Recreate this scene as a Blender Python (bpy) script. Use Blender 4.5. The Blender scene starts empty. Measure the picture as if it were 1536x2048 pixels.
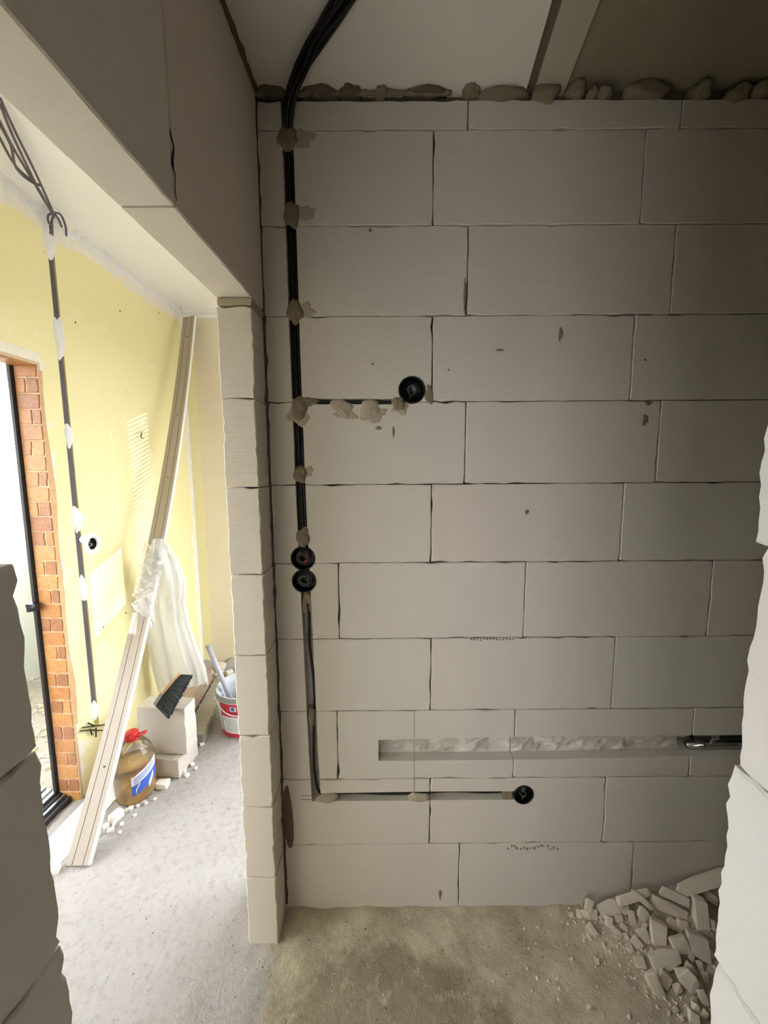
import bpy, bmesh, math, random
from mathutils import Vector, Matrix, noise
import numpy as np
from math import sin, cos, pi, sqrt

S = bpy.context.scene
COL = S.collection
rnd = random.Random(7)

# ------------------------------------------------------------------ camera
FPX, PITCH, ROLL, YAW = 769.95, .1107, -.0069, .0019
CAM = Vector((.351, -1.2077, 1.5264))
cd = bpy.data.cameras.new('camera')
cam = bpy.data.objects.new('camera', cd)
COL.objects.link(cam)
cd.sensor_fit = 'VERTICAL'
cd.sensor_height = 24.0
cd.lens = FPX / 2048 * 24.0
cd.clip_start = .02


def ray(px, py):
    dx, dy = px - 768, py - 1024
    a = dx * cos(ROLL) + dy * sin(ROLL)
    b = -dx * sin(ROLL) + dy * cos(ROLL)
    x, u = a / FPX, -b / FPX
    y = cos(PITCH) + u * sin(PITCH)
    z = -sin(PITCH) + u * cos(PITCH)
    return Vector((x * cos(YAW) + y * sin(YAW), -x * sin(YAW) + y * cos(YAW), z))


def atY(px, py, Y=0.0):
    r = ray(px, py)
    return CAM + r * ((Y - CAM.y) / r.y)


def atX(px, py, X):
    r = ray(px, py)
    return CAM + r * ((X - CAM.x) / r.x)


def atZ(px, py, Z=-.03):
    r = ray(px, py)
    return CAM + r * ((Z - CAM.z) / r.z)


_f = ray(768, 1024).normalized()
_r = (ray(868, 1024) - ray(768, 1024)).normalized()
_u = _r.cross(_f)
cam.matrix_world = Matrix(((_r.x, _u.x, -_f.x, CAM.x), (_r.y, _u.y, -_f.y, CAM.y),
                           (_r.z, _u.z, -_f.z, CAM.z), (0, 0, 0, 1)))
S.camera = cam

# ------------------------------------------------------------------ sky, sun, exposure
W = bpy.data.worlds.new('sky')
S.world = W
W.use_nodes = True
bg = W.node_tree.nodes['Background']
_tc = W.node_tree.nodes.new('ShaderNodeTexCoord')
_sx = W.node_tree.nodes.new('ShaderNodeSeparateXYZ')
_rp = W.node_tree.nodes.new('ShaderNodeValToRGB')
_rp.color_ramp.elements[0].position, _rp.color_ramp.elements[0].color = .49, (.16, .16, .14, 1)   # streets and roofs below
_rp.color_ramp.elements[1].position, _rp.color_ramp.elements[1].color = .51, (.94, .97, 1.0, 1)   # hazy bright sky
_ma = W.node_tree.nodes.new('ShaderNodeMath')
_ma.operation = 'MULTIPLY_ADD'
_ma.inputs[1].default_value = _ma.inputs[2].default_value = .5
W.node_tree.links.new(_tc.outputs['Generated'], _sx.inputs[0])
W.node_tree.links.new(_sx.outputs[2], _ma.inputs[0])
W.node_tree.links.new(_ma.outputs[0], _rp.inputs[0])
W.node_tree.links.new(_rp.outputs[0], bg.inputs[0])
bg.inputs[1].default_value = 10.2
S.view_settings.view_transform = 'Standard'
S.view_settings.look = 'None'
S.view_settings.exposure = 0.40
S.view_settings.gamma = 1.0
S.view_settings.use_curve_mapping = False
S.cycles.diffuse_bounces = 6

# sunlight thrown up off a bright roof outside, coming in low through the blind of the near window
sd = bpy.data.lights.new('sun', 'SUN')
sd.energy = 8.0
sd.angle = .0018
sd.color = (1, .96, .86)
sun = bpy.data.objects.new('sun', sd)
COL.objects.link(sun)
SUN = Vector((-1, 3.0, 1.2))
sun.rotation_euler = (-SUN).to_track_quat('Z', 'Y').to_euler()
sun.location = (-.2, -3, .5)


def portal(loc, rx, ry, d):
    l = bpy.data.lights.new('window_portal', 'AREA')
    l.shape = 'RECTANGLE'
    l.size, l.size_y = rx, ry
    l.cycles.is_portal = True
    o = bpy.data.objects.new('window_portal', l)
    COL.objects.link(o)
    o.location = loc
    o.rotation_euler = (-Vector(d)).to_track_quat('Z', 'Y').to_euler()


portal((-1.23, -.2, 1.0), 1.98, 1.35, (1, 0, 0))
portal((1.9, .85, 1.35), 1.9, 1.3, (-1, 0, 0))
portal((1.0, 1.71, 1.35), 1.4, 1.9, (0, -1, 0))

# unseen fill lamp added behind the camera to brighten the corridor
ld = bpy.data.lights.new('rear_fill', 'AREA')
ld.shape = 'RECTANGLE'
ld.size, ld.size_y = .08, .9
ld.energy = 8.5
ld.color = (1, .985, .95)
lo = bpy.data.objects.new('rear_fill', ld)
COL.objects.link(lo)
lo.location = (-.04, -1.75, 1.04)
lo.rotation_euler = Vector((0, -1, 0)).to_track_quat('Z', 'Y').to_euler()


# ------------------------------------------------------------------ materials
def lin(r, g, b):
    f = lambda c: ((c / 255 + .055) / 1.055) ** 2.4 if c > 10 else c / 255 / 12.92
    return (f(r), f(g), f(b), 1)


class NT:
    def __init__(s, name, rough=.9, spec=.2):
        s.m = bpy.data.materials.new(name)
        s.m.use_nodes = True
        s.t = s.m.node_tree
        s.b = s.t.nodes['Principled BSDF']
        s.b.inputs['Roughness'].default_value = rough
        s.b.inputs['Specular IOR Level'].default_value = spec
        s.co = s.n('ShaderNodeTexCoord').outputs['Object']

    def n(s, t, **k):
        x = s.t.nodes.new(t)
        for a, b in k.items():
            setattr(x, a, b)
        return x

    def l(s, a, b):
        s.t.links.new(a, b)

    def noise(s, scale, detail=4, rough=.6, stretch=None, dist=0):
        x = s.n('ShaderNodeTexNoise')
        x.inputs['Scale'].default_value = scale
        x.inputs['Detail'].default_value = detail
        x.inputs['Roughness'].default_value = rough
        x.inputs['Distortion'].default_value = dist
        c = s.co
        if stretch:
            mp = s.n('ShaderNodeMapping')
            mp.inputs['Scale'].default_value = stretch
            s.l(s.co, mp.inputs[0])
            c = mp.outputs[0]
        s.l(c, x.inputs['Vector'])
        return x.outputs[0]

    def ramp(s, v, stops):
        r = s.n('ShaderNodeValToRGB')
        e = r.color_ramp.elements
        while len(e) < len(stops):
            e.new(.5)
        for i, (p, c) in enumerate(stops):
            e[i].position = p
            e[i].color = c if not isinstance(c, (int, float)) else (c, c, c, 1)
        s.l(v, r.inputs[0])
        return r.outputs[0]

    def mix(s, f, a, b, mode='MIX'):
        x = s.n('ShaderNodeMix', data_type='RGBA', blend_type=mode)
        for v, i in ((f, 0), (a, 6), (b, 7)):
            if hasattr(v, 'links'):
                s.l(v, x.inputs[i])
            else:
                x.inputs[i].default_value = v
        return x.outputs[2]

    def math(s, op, a, b=0.0):
        x = s.n('ShaderNodeMath', operation=op)
        for v, i in ((a, 0), (b, 1)):
            if hasattr(v, 'links'):
                s.l(v, x.inputs[i])
            else:
                x.inputs[i].default_value = v
        return x.outputs[0]

    def sep(s):
        x = s.n('ShaderNodeSeparateXYZ')
        s.l(s.co, x.inputs[0])
        return x.outputs

    def bump(s, h, dist=.002, strength=1.0):
        x = s.n('ShaderNodeBump')
        x.inputs['Distance'].default_value = dist
        x.inputs['Strength'].default_value = strength
        s.l(h, x.inputs['Height'])
        if s.b.inputs['Normal'].links:
            s.l(s.b.inputs['Normal'].links[0].from_socket, x.inputs['Normal'])
        s.l(x.outputs[0], s.b.inputs['Normal'])

    def col(s, c):
        if hasattr(c, 'links'):
            s.l(c, s.b.inputs['Base Color'])
        else:
            s.b.inputs['Base Color'].default_value = c
        return s


def plain(name, c, rough=.6, spec=.3, metal=0.0, var=.12, sc=40, bumpd=0.0):
    t = NT(name, rough, spec)
    d = tuple(x * (1 - var) for x in c[:3]) + (1,)
    t.col(t.mix(t.noise(sc, 4), d, tuple(min(1, x * (1 + var)) for x in c[:3]) + (1,)))
    t.b.inputs['Metallic'].default_value = metal
    if bumpd:
        t.bump(t.noise(sc * 3, 3), bumpd)
    return t.m


def aerated(name, c, fine=1.0, pores=1.0, saw=1.0, axis=2):
    t = NT(name, .95, .1)
    base = t.mix(t.noise(3.0, 3), tuple(x * .93 for x in c[:3]) + (1,), tuple(min(1, x * 1.05) for x in c[:3]) + (1,))
    st = (2, 2, 60) if axis == 2 else (60, 2, 2)
    lines = t.noise(1.6, 5, .65, st, .6)
    base = t.mix(t.math('MULTIPLY', t.ramp(lines, [(.35, 0), (.75, 1)]), .16 * saw), base, tuple(x * .86 for x in c[:3]) + (1,))
    oi = t.n('ShaderNodeObjectInfo')
    base = t.mix(t.math('MULTIPLY', oi.outputs['Random'], .5), base, (c[0] * 1.0, c[1] * .95, c[2] * .94, 1))
    p = t.n('ShaderNodeTexVoronoi')
    p.inputs['Scale'].default_value = 230
    t.l(t.co, p.inputs['Vector'])
    pm = t.ramp(p.outputs['Distance'], [(.06, 1), (.16, 0)])
    pm = t.math('MULTIPLY', pm, t.ramp(t.noise(25, 2), [(.5, 0), (.68, 1)]))
    base = t.mix(t.math('MULTIPLY', pm, .35 * pores), base, tuple(x * .5 for x in c[:3]) + (1,))
    t.col(base)
    t.bump(lines, .0007 * saw)
    t.bump(t.noise(330, 3, .7), .0008 * fine)
    if pores > 1:
        t.bump(t.noise(60, 5, .75), .0006 * pores * fine)
    return t.m


BLK = lin(216, 211, 202)
M = {}
M['block'] = aerated('aerated_block', BLK)
M['block_cut'] = aerated('aerated_block_sawn', lin(228, 222, 211), pores=1.4, saw=1.5)
M['block_near'] = aerated('aerated_block_near', lin(216, 213, 207), .35, pores=2.0, saw=.6)
M['block_white'] = aerated('aerated_block_white', lin(192, 187, 179), saw=.8)
M['bare'] = plain('bare_masonry', lin(112, 104, 92), .95, .1)
M['core'] = plain('wall_core', lin(120, 112, 98), .95, .1)
M['mortar'] = plain('mortar', lin(138, 126, 106), .95, .1, var=.22, sc=60, bumpd=.002)
M['mortar_lt'] = plain('mortar_light', lin(180, 170, 152), .95, .1, var=.15, sc=60, bumpd=.002)
M['mortar_dk'] = plain('mortar_dark', lin(112, 102, 88), .95, .1, var=.25, sc=60, bumpd=.003)
M['black'] = plain('black_plastic', lin(14, 14, 16), .35, .5, sc=30)
M['cable'] = plain('cable_sheath', lin(13, 13, 16), .38, .45, sc=20)
M['cablegrey'] = plain('cable_grey', lin(96, 88, 96), .5, .4, sc=20)
M['wire'] = plain('wire_grey', lin(88, 92, 90), .45, .4)
M['red'] = plain('red_plastic', lin(205, 38, 45), .35, .5)
M['wire_red'] = plain('wire_red', lin(150, 30, 42), .45, .4)
M['wire_yel'] = plain('wire_yellow', lin(150, 130, 50), .45, .4)
M['chrome'] = plain('steel_pipe', lin(200, 200, 200), .12, .5, metal=1.0, var=.05)
M['pvc'] = plain('white_pvc', lin(232, 234, 238), .35, .5, var=.03)
M['plaster'] = plain('white_plaster', lin(226, 226, 228), .9, .2, var=.05, sc=30, bumpd=.003)
M['alu'] = plain('aluminium_rail', lin(150, 152, 156), .35, .5, metal=.8, var=.15)
M['frame'] = plain('dark_frame', lin(38, 36, 38), .5, .4)
M['rubber'] = plain('dark_rail_gap', lin(52, 52, 54), .6, .3)
M['white_rail'] = plain('white_rail', lin(222, 224, 228), .4, .4, var=.05)
M['parapet'] = plain('parapet_panel', lin(196, 200, 208), .6, .3, var=.03, sc=6)


def m_paint():
    t = NT('yellow_paint', .85, .25)
    X, Y, Z = t.sep()
    n = t.noise(7, 5, .65)
    base = t.mix(t.noise(2.2, 4), lin(230, 220, 164), lin(236, 228, 182))
    base = t.mix(t.math('MULTIPLY', t.ramp(t.noise(14, 5, .7), [(.56, 0), (.66, 1)]), .5), base, lin(240, 234, 200))
    # bare plaster: frayed band under the ceiling, at the far corner and beside the door reveal
    top = t.math('ADD', t.math('MULTIPLY', t.math('SUBTRACT', Z, 2.55), 9), t.math('SUBTRACT', n, .5))
    cor = t.math('ADD', t.math('MULTIPLY', t.math('SUBTRACT', Y, 1.60), 7), t.math('SUBTRACT', n, .5))
    dr = t.math('ADD', t.math('MULTIPLY', t.math('SUBTRACT', .505, Y), 14), t.math('MULTIPLY', t.math('SUBTRACT', n, .58), 3))
    dr = t.math('MINIMUM', dr, t.math('MULTIPLY', t.math('SUBTRACT', 2.03, Z), 8))
    mk = t.math('MAXIMUM', t.math('MAXIMUM', top, cor), dr)
    mk = t.ramp(mk, [(.02, 0), (.1, 1)])
    base = t.mix(mk, base, t.mix(t.noise(30, 4), lin(222, 214, 196), lin(240, 237, 230)))
    sp = t.n('ShaderNodeTexVoronoi')
    sp.inputs['Scale'].default_value = 11
    t.l(t.co, sp.inputs['Vector'])
    base = t.mix(t.math('MULTIPLY', t.ramp(sp.outputs['Distance'], [(.03, 1), (.05, 0)]), .6), base, lin(150, 128, 70))
    t.col(base)
    t.bump(t.noise(26, 4, .6), .002)
    return t.m


M['paint'] = m_paint()


def m_cream():
    t = NT('cream_plaster', .9, .2)
    base = t.mix(t.noise(4, 4), lin(226, 216, 196), lin(236, 228, 212))
    X, Y, Z = t.sep()
    n = t.noise(9, 5, .65)
    cor = t.math('ADD', t.math('MULTIPLY', t.math('SUBTRACT', -.985, X), 12), t.math('SUBTRACT', n, .5))
    base = t.mix(t.ramp(cor, [(.0, 0), (.12, 1)]), base, lin(238, 230, 186))
    t.col(base)
    t.bump(t.noise(20, 4), .0015)
    return t.m


M['cream'] = m_cream()
M['ceil_l'] = plain('ceiling_white', lin(244, 243, 243), .9, .2, var=.03, sc=3)
M['ceil_panel'] = plain('ceiling_plaster', lin(232, 226, 214), .9, .2, var=.05, sc=5, bumpd=.0006)
M['ceil_strip'] = plain('ceiling_strip', lin(184, 176, 158), .9, .2, var=.07, sc=6)
M['ceil_slab'] = plain('ceiling_slab', lin(146, 136, 114), .9, .2, var=.16, sc=4, bumpd=.001)


def m_brick(i, c1, c2):
    t = NT('brick_print_%d' % i, .38, .4)
    t.col(t.mix(t.ramp(t.noise(38, 6, .7, dist=1.2), [(.35, 0), (.7, 1)]), c1, c2))
    t.bump(t.noise(60, 4), .002)
    return t.m


BRICKS = [m_brick(0, lin(178, 124, 74), lin(206, 154, 100)), m_brick(1, lin(170, 114, 68), lin(196, 142, 92)),
          m_brick(2, lin(146, 100, 70), lin(178, 126, 88))]
M['grout'] = plain('brick_grout', lin(206, 178, 144), .5, .35, var=.15, sc=50)


def m_floor():
    t = NT('dusty_screed', .95, .12)
    X, Y, Z = t.sep()
    n1 = t.noise(5, 6, .65)
    base = t.mix(n1, lin(156, 153, 151), lin(182, 179, 178))
    base = t.mix(t.math('MULTIPLY', t.ramp(t.noise(38, 5, .7), [(.5, 0), (.72, 1)]), .45), base, lin(128, 121, 112))
    # trodden, unswept screed in the corridor: browner, with worn darker patches
    cor = t.ramp(t.math('ADD', t.math('MULTIPLY', t.math('ADD', X, .06), 5), t.math('SUBTRACT', n1, .5)), [(0, 0), (.35, 1)])
    cy = t.ramp(t.math('ADD', t.math('MULTIPLY', Y, -12), n1), [(.3, 0), (.6, 1)])
    cor = t.math('MULTIPLY', cor, cy)
    c2 = t.mix(t.ramp(t.noise(6, 6, .72), [(.38, 0), (.62, 1)]), lin(166, 155, 133), lin(202, 191, 168))
    dx = t.math('MULTIPLY', t.math('SUBTRACT', X, .36), 2.6)
    dy = t.math('MULTIPLY', t.math('ADD', Y, .30), 4.6)
    d = t.math('SQRT', t.math('ADD', t.math('MULTIPLY', dx, dx), t.math('MULTIPLY', dy, dy)))
    pt = t.ramp(t.math('ADD', d, t.math('MULTIPLY', t.math('SUBTRACT', t.noise(9, 5, .65), .5), 1.0)), [(.75, 1), (.95, 0)])
    c2 = t.mix(t.math('MULTIPLY', pt, .75), c2, t.mix(t.ramp(t.noise(16, 5, .7), [(.52, 0), (.66, 1)]), lin(132, 121, 99), lin(178, 167, 143)))
    t.col(t.mix(cor, base, c2))
    t.bump(t.noise(40, 5, .7), .006)
    t.bump(t.noise(190, 3, .7), .002)
    return t.m


M['floor'] = m_floor()
M['balcony'] = plain('balcony_debris', lin(176, 170, 164), .95, .1, var=.3, sc=45, bumpd=.01)


# ------------------------------------------------------------------ mesh helpers
def link(o, parent=None):
    COL.objects.link(o)
    if parent is not None:
        o.parent = parent
    return o


def mesh(name, vs, fs, mat, parent=None, smooth=False):
    me = bpy.data.meshes.new(name)
    me.from_pydata([tuple(v) for v in vs], [], fs)
    if isinstance(mat, (list, tuple)):
        for m in mat:
            me.materials.append(m)
    elif mat is not None:
        me.materials.append(mat)
    bm = bmesh.new()
    bm.from_mesh(me)
    bmesh.ops.recalc_face_normals(bm, faces=bm.faces)
    bm.to_mesh(me)
    bm.free()
    if smooth:
        for p in me.polygons:
            p.use_smooth = True
    return link(bpy.data.objects.new(name, me), parent)


def empty(name, loc=(0, 0, 0)):
    o = bpy.data.objects.new(name, None)
    o.empty_display_size = .05
    o.location = loc
    return link(o)


def thing(o, label, cat, group=None):
    o['label'] = label
    o['category'] = cat
    if group:
        o['group'] = group
    return o


def structure(o):
    o['kind'] = 'structure'
    return o


BOXF = [(0, 1, 3, 2), (4, 6, 7, 5), (0, 4, 5, 1), (2, 3, 7, 6), (0, 2, 6, 4), (1, 5, 7, 3)]


def box(name, x0, x1, y0, y1, z0, z1, mat, parent=None, bev=0.0, fn=None):
    vs = [Vector((x, y, z)) for x in (x0, x1) for y in (y0, y1) for z in (z0, z1)]
    if bev:
        bm = bmesh.new()
        bv = [bm.verts.new(v) for v in vs]
        for f in BOXF:
            bm.faces.new([bv[i] for i in f])
        bmesh.ops.bevel(bm, geom=bm.edges[:], offset=bev, segments=2, affect='EDGES')
        bm.verts.ensure_lookup_table()
        vs = [v.co.copy() for v in bm.verts]
        bm.verts.index_update()
        fs = [[v.index for v in f.verts] for f in bm.faces]
        bm.free()
    else:
        fs = BOXF
    if fn:
        vs = [fn(v) for v in vs]
    return mesh(name, vs, fs, mat, parent)


def rough_block(name, u0, u1, v0, v1, depth, mat, parent, fn, seed, jit=.0012, chip=.10, bev=.002, step=.03, edge=None):
    """A cut block: outline u/v with ragged arrises, front face at w=0, back at w=depth; fn maps (u,v,w) to the world."""
    r = random.Random(seed)
    pts = []
    nu, nv = max(2, int((u1 - u0) / step)), max(2, int((v1 - v0) / step))
    corner = .004
    for side in range(4):
        n = nu if side % 2 == 0 else nv
        for i in range(n):
            t = i / n
            j = r.uniform(-jit, jit) - (r.uniform(.001, .005) if r.random() < chip else 0)
            if i == 0:
                j = -r.uniform(.0005, corner)
            if edge and side in edge:
                j += edge[side](t)
            if side == 0:
                pts.append((u0 + (u1 - u0) * t, v0 - j))
            elif side == 1:
                pts.append((u1 + j, v0 + (v1 - v0) * t))
            elif side == 2:
                pts.append((u1 - (u1 - u0) * t, v1 + j))
            else:
                pts.append((u0 - j, v1 - (v1 - v0) * t))
    cu, cv = (u0 + u1) / 2, (v0 + v1) / 2
    hu, hv = (u1 - u0) / 2, (v1 - v0) / 2
    N = len(pts)
    vs = []
    for (u, v) in pts:
        b = bev * r.uniform(.6, 1.4)
        vs.append((cu + (u - cu) * (1 - b / hu), cv + (v - cv) * (1 - b / hv), 0))
    for (u, v) in pts:
        vs.append((u, v, bev))
    for (u, v) in pts:
        vs.append((min(max(u, u0), u1), min(max(v, v0), v1), depth))
    fs = [list(range(N)), list(range(2 * N, 3 * N))[::-1]]
    for a in (0, N):
        for i in range(N):
            k = (i + 1) % N
            fs.append((a + i, a + k, a + N + k, a + N + i))
    return mesh(name, [fn(Vector(v)) for v in vs], fs, mat, parent)


def carve(objs, cutters):
    """Cut the chases and box holes out of the blocks, then drop the cutters."""
    bpy.context.view_layer.update()
    bb = lambda o: ([min(v.co[i] for v in o.data.vertices) for i in range(3)], [max(v.co[i] for v in o.data.vertices) for i in range(3)])
    cb = [(c, bb(c)) for c in cutters]
    todo = []
    for o in objs:
        lo, hi = bb(o)
        for c, (l, h) in cb:
            if all(lo[i] < h[i] and l[i] < hi[i] for i in range(3)):
                md = o.modifiers.new('cut', 'BOOLEAN')
                md.operation = 'DIFFERENCE'
                md.solver = 'EXACT'
                md.object = c
                if o not in todo:
                    todo.append(o)
    bpy.context.view_layer.update()
    dg = bpy.context.evaluated_depsgraph_get()
    for o in todo:
        me = bpy.data.meshes.new_from_object(o.evaluated_get(dg))
        o.modifiers.clear()
        o.data = me
    for c in cutters:
        bpy.data.objects.remove(c)


def catmull(pts, n=6):
    P = [Vector(p) for p in pts]
    P = [P[0] * 2 - P[1]] + P + [P[-1] * 2 - P[-2]]
    out = []
    for i in range(1, len(P) - 2):
        a, b, c, d = P[i - 1:i + 3]
        for k in range(n):
            t = k / n
            out.append(.5 * ((2 * b) + (c - a) * t + (2 * a - 5 * b + 4 * c - d) * t * t + (3 * b - a - 3 * c + d) * t ** 3))
    out.append(P[-2])
    return out


def tube(name, pts, r, mat, parent=None, seg=8, smooth=6, taper=None):
    P = catmull(pts, smooth) if smooth else [Vector(p) for p in pts]
    vs, fs = [], []
    up = Vector((.3, .2, .93)).normalized()
    for i, p in enumerate(P):
        d = (P[min(i + 1, len(P) - 1)] - P[max(i - 1, 0)]).normalized()
        if abs(d.dot(up)) > .97:
            up = Vector((1, .1, 0)).normalized()
        a = (up - d * d.dot(up)).normalized()
        b = d.cross(a)
        up = a
        rr = r if taper is None else r * taper(i / (len(P) - 1))
        for k in range(seg):
            t = 2 * pi * k / seg
            vs.append(p + a * (cos(t) * rr) + b * (sin(t) * rr))
    for i in range(len(P) - 1):
        for k in range(seg):
            q = (k + 1) % seg
            fs.append((i * seg + k, i * seg + q, (i + 1) * seg + q, (i + 1) * seg + k))
    fs.append(list(range(seg)))
    fs.append(list(range((len(P) - 1) * seg, len(P) * seg)))
    o = mesh(name, vs, fs, mat, parent)
    for p in o.data.polygons:
        p.use_smooth = len(p.vertices) == 4
    return o


def lathe(name, prof, mat, parent=None, seg=32, fn=None, a0=0.0, a1=2 * pi, smooth=True):
    full = abs(a1 - a0 - 2 * pi) < 1e-6
    n = seg if full else seg + 1
    vs = [Vector((r * cos(a0 + (a1 - a0) * k / seg), r * sin(a0 + (a1 - a0) * k / seg), z)) for (r, z) in prof for k in range(n)]
    fs = []
    for i in range(len(prof) - 1):
        for k in range(seg):
            q = (k + 1) % n if full else k + 1
            fs.append((i * n + k, i * n + q, (i + 1) * n + q, (i + 1) * n + k))
    if fn:
        vs = [fn(v) for v in vs]
    o = mesh(name, vs, fs, mat, parent, smooth)
    bm = bmesh.new()
    bm.from_mesh(o.data)
    bmesh.ops.remove_doubles(bm, verts=bm.verts, dist=1e-6)
    bm.to_mesh(o.data)
    bm.free()
    return o


def dab(name, c, rx, rz, h, mat, parent, seed, fn=None, spiky=.25, seg=30, sink=.002):
    """A trowelled lump of mortar on a wall facing -y; fn maps (x, out, z) when the wall is another one."""
    rings = 6
    vs, fs = [], []
    off = Vector((seed * 3.7, seed * 1.3, 0))
    for i in range(rings + 1):
        t = i / rings
        for k in range(seg):
            a = 2 * pi * k / seg
            e = Vector((cos(a), sin(a), 0))
            rr = t * (1 + spiky * .9 * noise.noise(e * 1.1 + off) + spiky * .35 * noise.noise(e * 3.2 + off))
            x, z = e.x * rx * rr, e.y * rz * rr
            hh = h * (1 - t ** 3) * (1 + .5 * noise.noise(Vector((x, z, 0)) * 90 + off)) - (sink if i == rings else 0)
            vs.append(fn(c[0] + x, hh, c[1] + z) if fn else Vector((c[0] + x, -hh, c[1] + z)))
    for i in range(rings):
        for k in range(seg):
            q = (k + 1) % seg
            fs.append((i * seg + k, i * seg + q, (i + 1) * seg + q, (i + 1) * seg + k))
    o = mesh(name, vs, fs, mat, parent, True)
    bm = bmesh.new()
    bm.from_mesh(o.data)
    bmesh.ops.remove_doubles(bm, verts=bm.verts, dist=1e-6)
    bm.to_mesh(o.data)
    bm.free()
    return o


def chunk_mesh(name, l, w, h, seed, mat, taper=.3, n=14):
    """An angular broken lump: hull of points on a tapered box."""
    r = random.Random(seed)
    bm = bmesh.new()
    for sx in (-1, 1):
        for sy in (-1, 1):
            for sz in (-1, 1):
                k = 1 - (taper if sx > 0 else taper * .3) * r.random()
                bm.verts.new((sx * l / 2 * r.uniform(.72, 1), sy * w / 2 * k * r.uniform(.6, 1), sz * h / 2 * k * r.uniform(.6, 1)))
    for _ in range(n - 8):
        bm.verts.new((r.uniform(-.5, .5) * l, r.choice((-1, 1)) * w / 2 * r.uniform(.7, 1), r.uniform(-.5, .5) * h))
    bm.verts.new((l / 2, 0, r.uniform(-.2, .2) * h))
    bm.verts.new((-l / 2, r.uniform(-.3, .3) * w, 0))
    g = bmesh.ops.convex_hull(bm, input=bm.verts)
    bmesh.ops.delete(bm, geom=[v for v in bm.verts if not v.link_faces], context='VERTS')
    bmesh.ops.bevel(bm, geom=bm.edges[:], offset=min(w, h) * .025, segments=1, affect='EDGES')
    me = bpy.data.meshes.new(name)
    bm.to_mesh(me)
    bm.free()
    me.materials.append(mat)
    return me


def lump_mesh(name, l, w, h, seed, mat, amp=.35):
    bm = bmesh.new()
    bmesh.ops.create_icosphere(bm, subdivisions=3, radius=1)
    off = Vector((seed * 1.7, seed * .9, 0))
    for v in bm.verts:
        k = 1 + amp * noise.noise(v.co * 1.3 + off) + amp * .35 * noise.noise(v.co * 4 + off)
        v.co = Vector((v.co.x * l / 2, v.co.y * w / 2, v.co.z * h / 2)) * k
    me = bpy.data.meshes.new(name)
    bm.to_mesh(me)
    bm.free()
    me.materials.append(mat)
    for p in me.polygons:
        p.use_smooth = True
    return me


# ------------------------------------------------------------------ floor
FZ = -.03


def floor_h(x, y):
    p = Vector((x, y, 0))
    h = noise.fractal(p * 9, .9, 2.1, 4) * .0035 + noise.fractal(p * 34 + Vector((3, 1, 0)), .9, 2.0, 3) * .0016
    # heap of sand and offcuts in the right corner
    d = sqrt(((x - 1.42) / .42) ** 2 + ((y + .02) / .30) ** 2)
    h += .085 * max(0, 1 - d) ** 1.2 * (1 + .3 * noise.noise(p * 14))
    d = sqrt(((x - 1.15) / .36) ** 2 + ((y + .27) / .30) ** 2)
    h += .016 * max(0, 1 - d)
    # sweepings along the foot of the block wall
    if x > -.1 and y > -.12:
        h += .012 * max(0, 1 + y / .11) * (.6 + .8 * noise.noise(p * 12))
    # rubble along the far wall of the left room
    if y > 1.2 and x < 0:
        h += .10 * max(0, (y - 1.2) / .46) ** 1.6 * (.75 + .5 * noise.noise(p * 9))
    if x < -.9:
        h += .010 * min(1, (-.9 - x) / .1) * (.5 + noise.noise(p * 16))
    return FZ + h


def make_floor():
    x0, x1, y0, y1, st = -1.2, 1.86, -1.56, 1.72, .0125
    nx, ny = int((x1 - x0) / st), int((y1 - y0) / st)
    vs = [(x0 + (x1 - x0) * i / nx, y0 + (y1 - y0) * j / ny) for j in range(ny + 1) for i in range(nx + 1)]
    vs = [(x, y, floor_h(x, y)) for x, y in vs]
    n = nx + 1
    fs = [(j * n + i, j * n + i + 1, (j + 1) * n + i + 1, (j + 1) * n + i) for j in range(ny) for i in range(nx)
          if not (vs[j * n + i][0] < -.16 and vs[j * n + i][1] < -.87)]
    o = mesh('floor', vs, fs, M['floor'], None, True)
    structure(o)
    box('floor_slab', x0, x1, -.86, y1, FZ - .16, FZ - .04, M['core'], o)
    box('floor_slab', -.14, x1, y0, -.861, FZ - .16, FZ - .04, M['core'], o)


make_floor()

# ------------------------------------------------------------------ block wall facing the camera
wall_back = structure(box('wall_back', -.13, 1.86, .101, .118, FZ - .05, 2.66, M['core']))
ident = lambda v: Vector((v.x, v.z, v.y))      # (u, v, w) -> (x, y=w, z=v)
ZR = [-.06, .224, .472, .722, .974, 1.228, 1.479, 1.731, 1.982, 2.233, 2.485, 2.562]
JX = [[.609, 1.22], [.505, 1.109, 1.712], [.191, .789, 1.391], [.505, 1.111, 1.715], [.205, .808, 1.41], [.503, 1.108, 1.71],
      [.607, 1.206], [.503, 1.109, 1.712], [.606, 1.213], [.502, 1.108, 1.71], [.600, 1.206]]
G = .0014
wb = []
for k in range(11):
    xs = [.0002] + JX[k] + [1.852]
    for i in range(len(xs) - 1):
        oy = rnd.uniform(0, .0014)
        wb.append(rough_block('block', xs[i] + G, xs[i + 1] - G, ZR[k] + G * .7, ZR[k + 1] - G * .7, .1 - oy, M['block'], wall_back,
                              lambda v, oy=oy: Vector((v.x, v.z + oy, v.y)), k * 17 + i))


box('corner_mortar', -.10, .0015, .012, .10, -.06, 2.60, M['mortar_dk'], wall_back)


def prism(poly_xz, y0, y1):
    n = len(poly_xz)
    vs = [Vector((x, y, z)) for y in (y0, y1) for x, z in poly_xz]
    fs = [list(range(n)), list(range(n, 2 * n))] + [(i, (i + 1) % n, n + (i + 1) % n, n + i) for i in range(n)]
    return mesh('cutter', vs, fs, None)


def disc(cx, cz, r, y0, y1, n=28):
    return prism([(cx + r * cos(2 * pi * k / n), cz + r * sin(2 * pi * k / n)) for k in range(n)], y0, y1)


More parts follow.
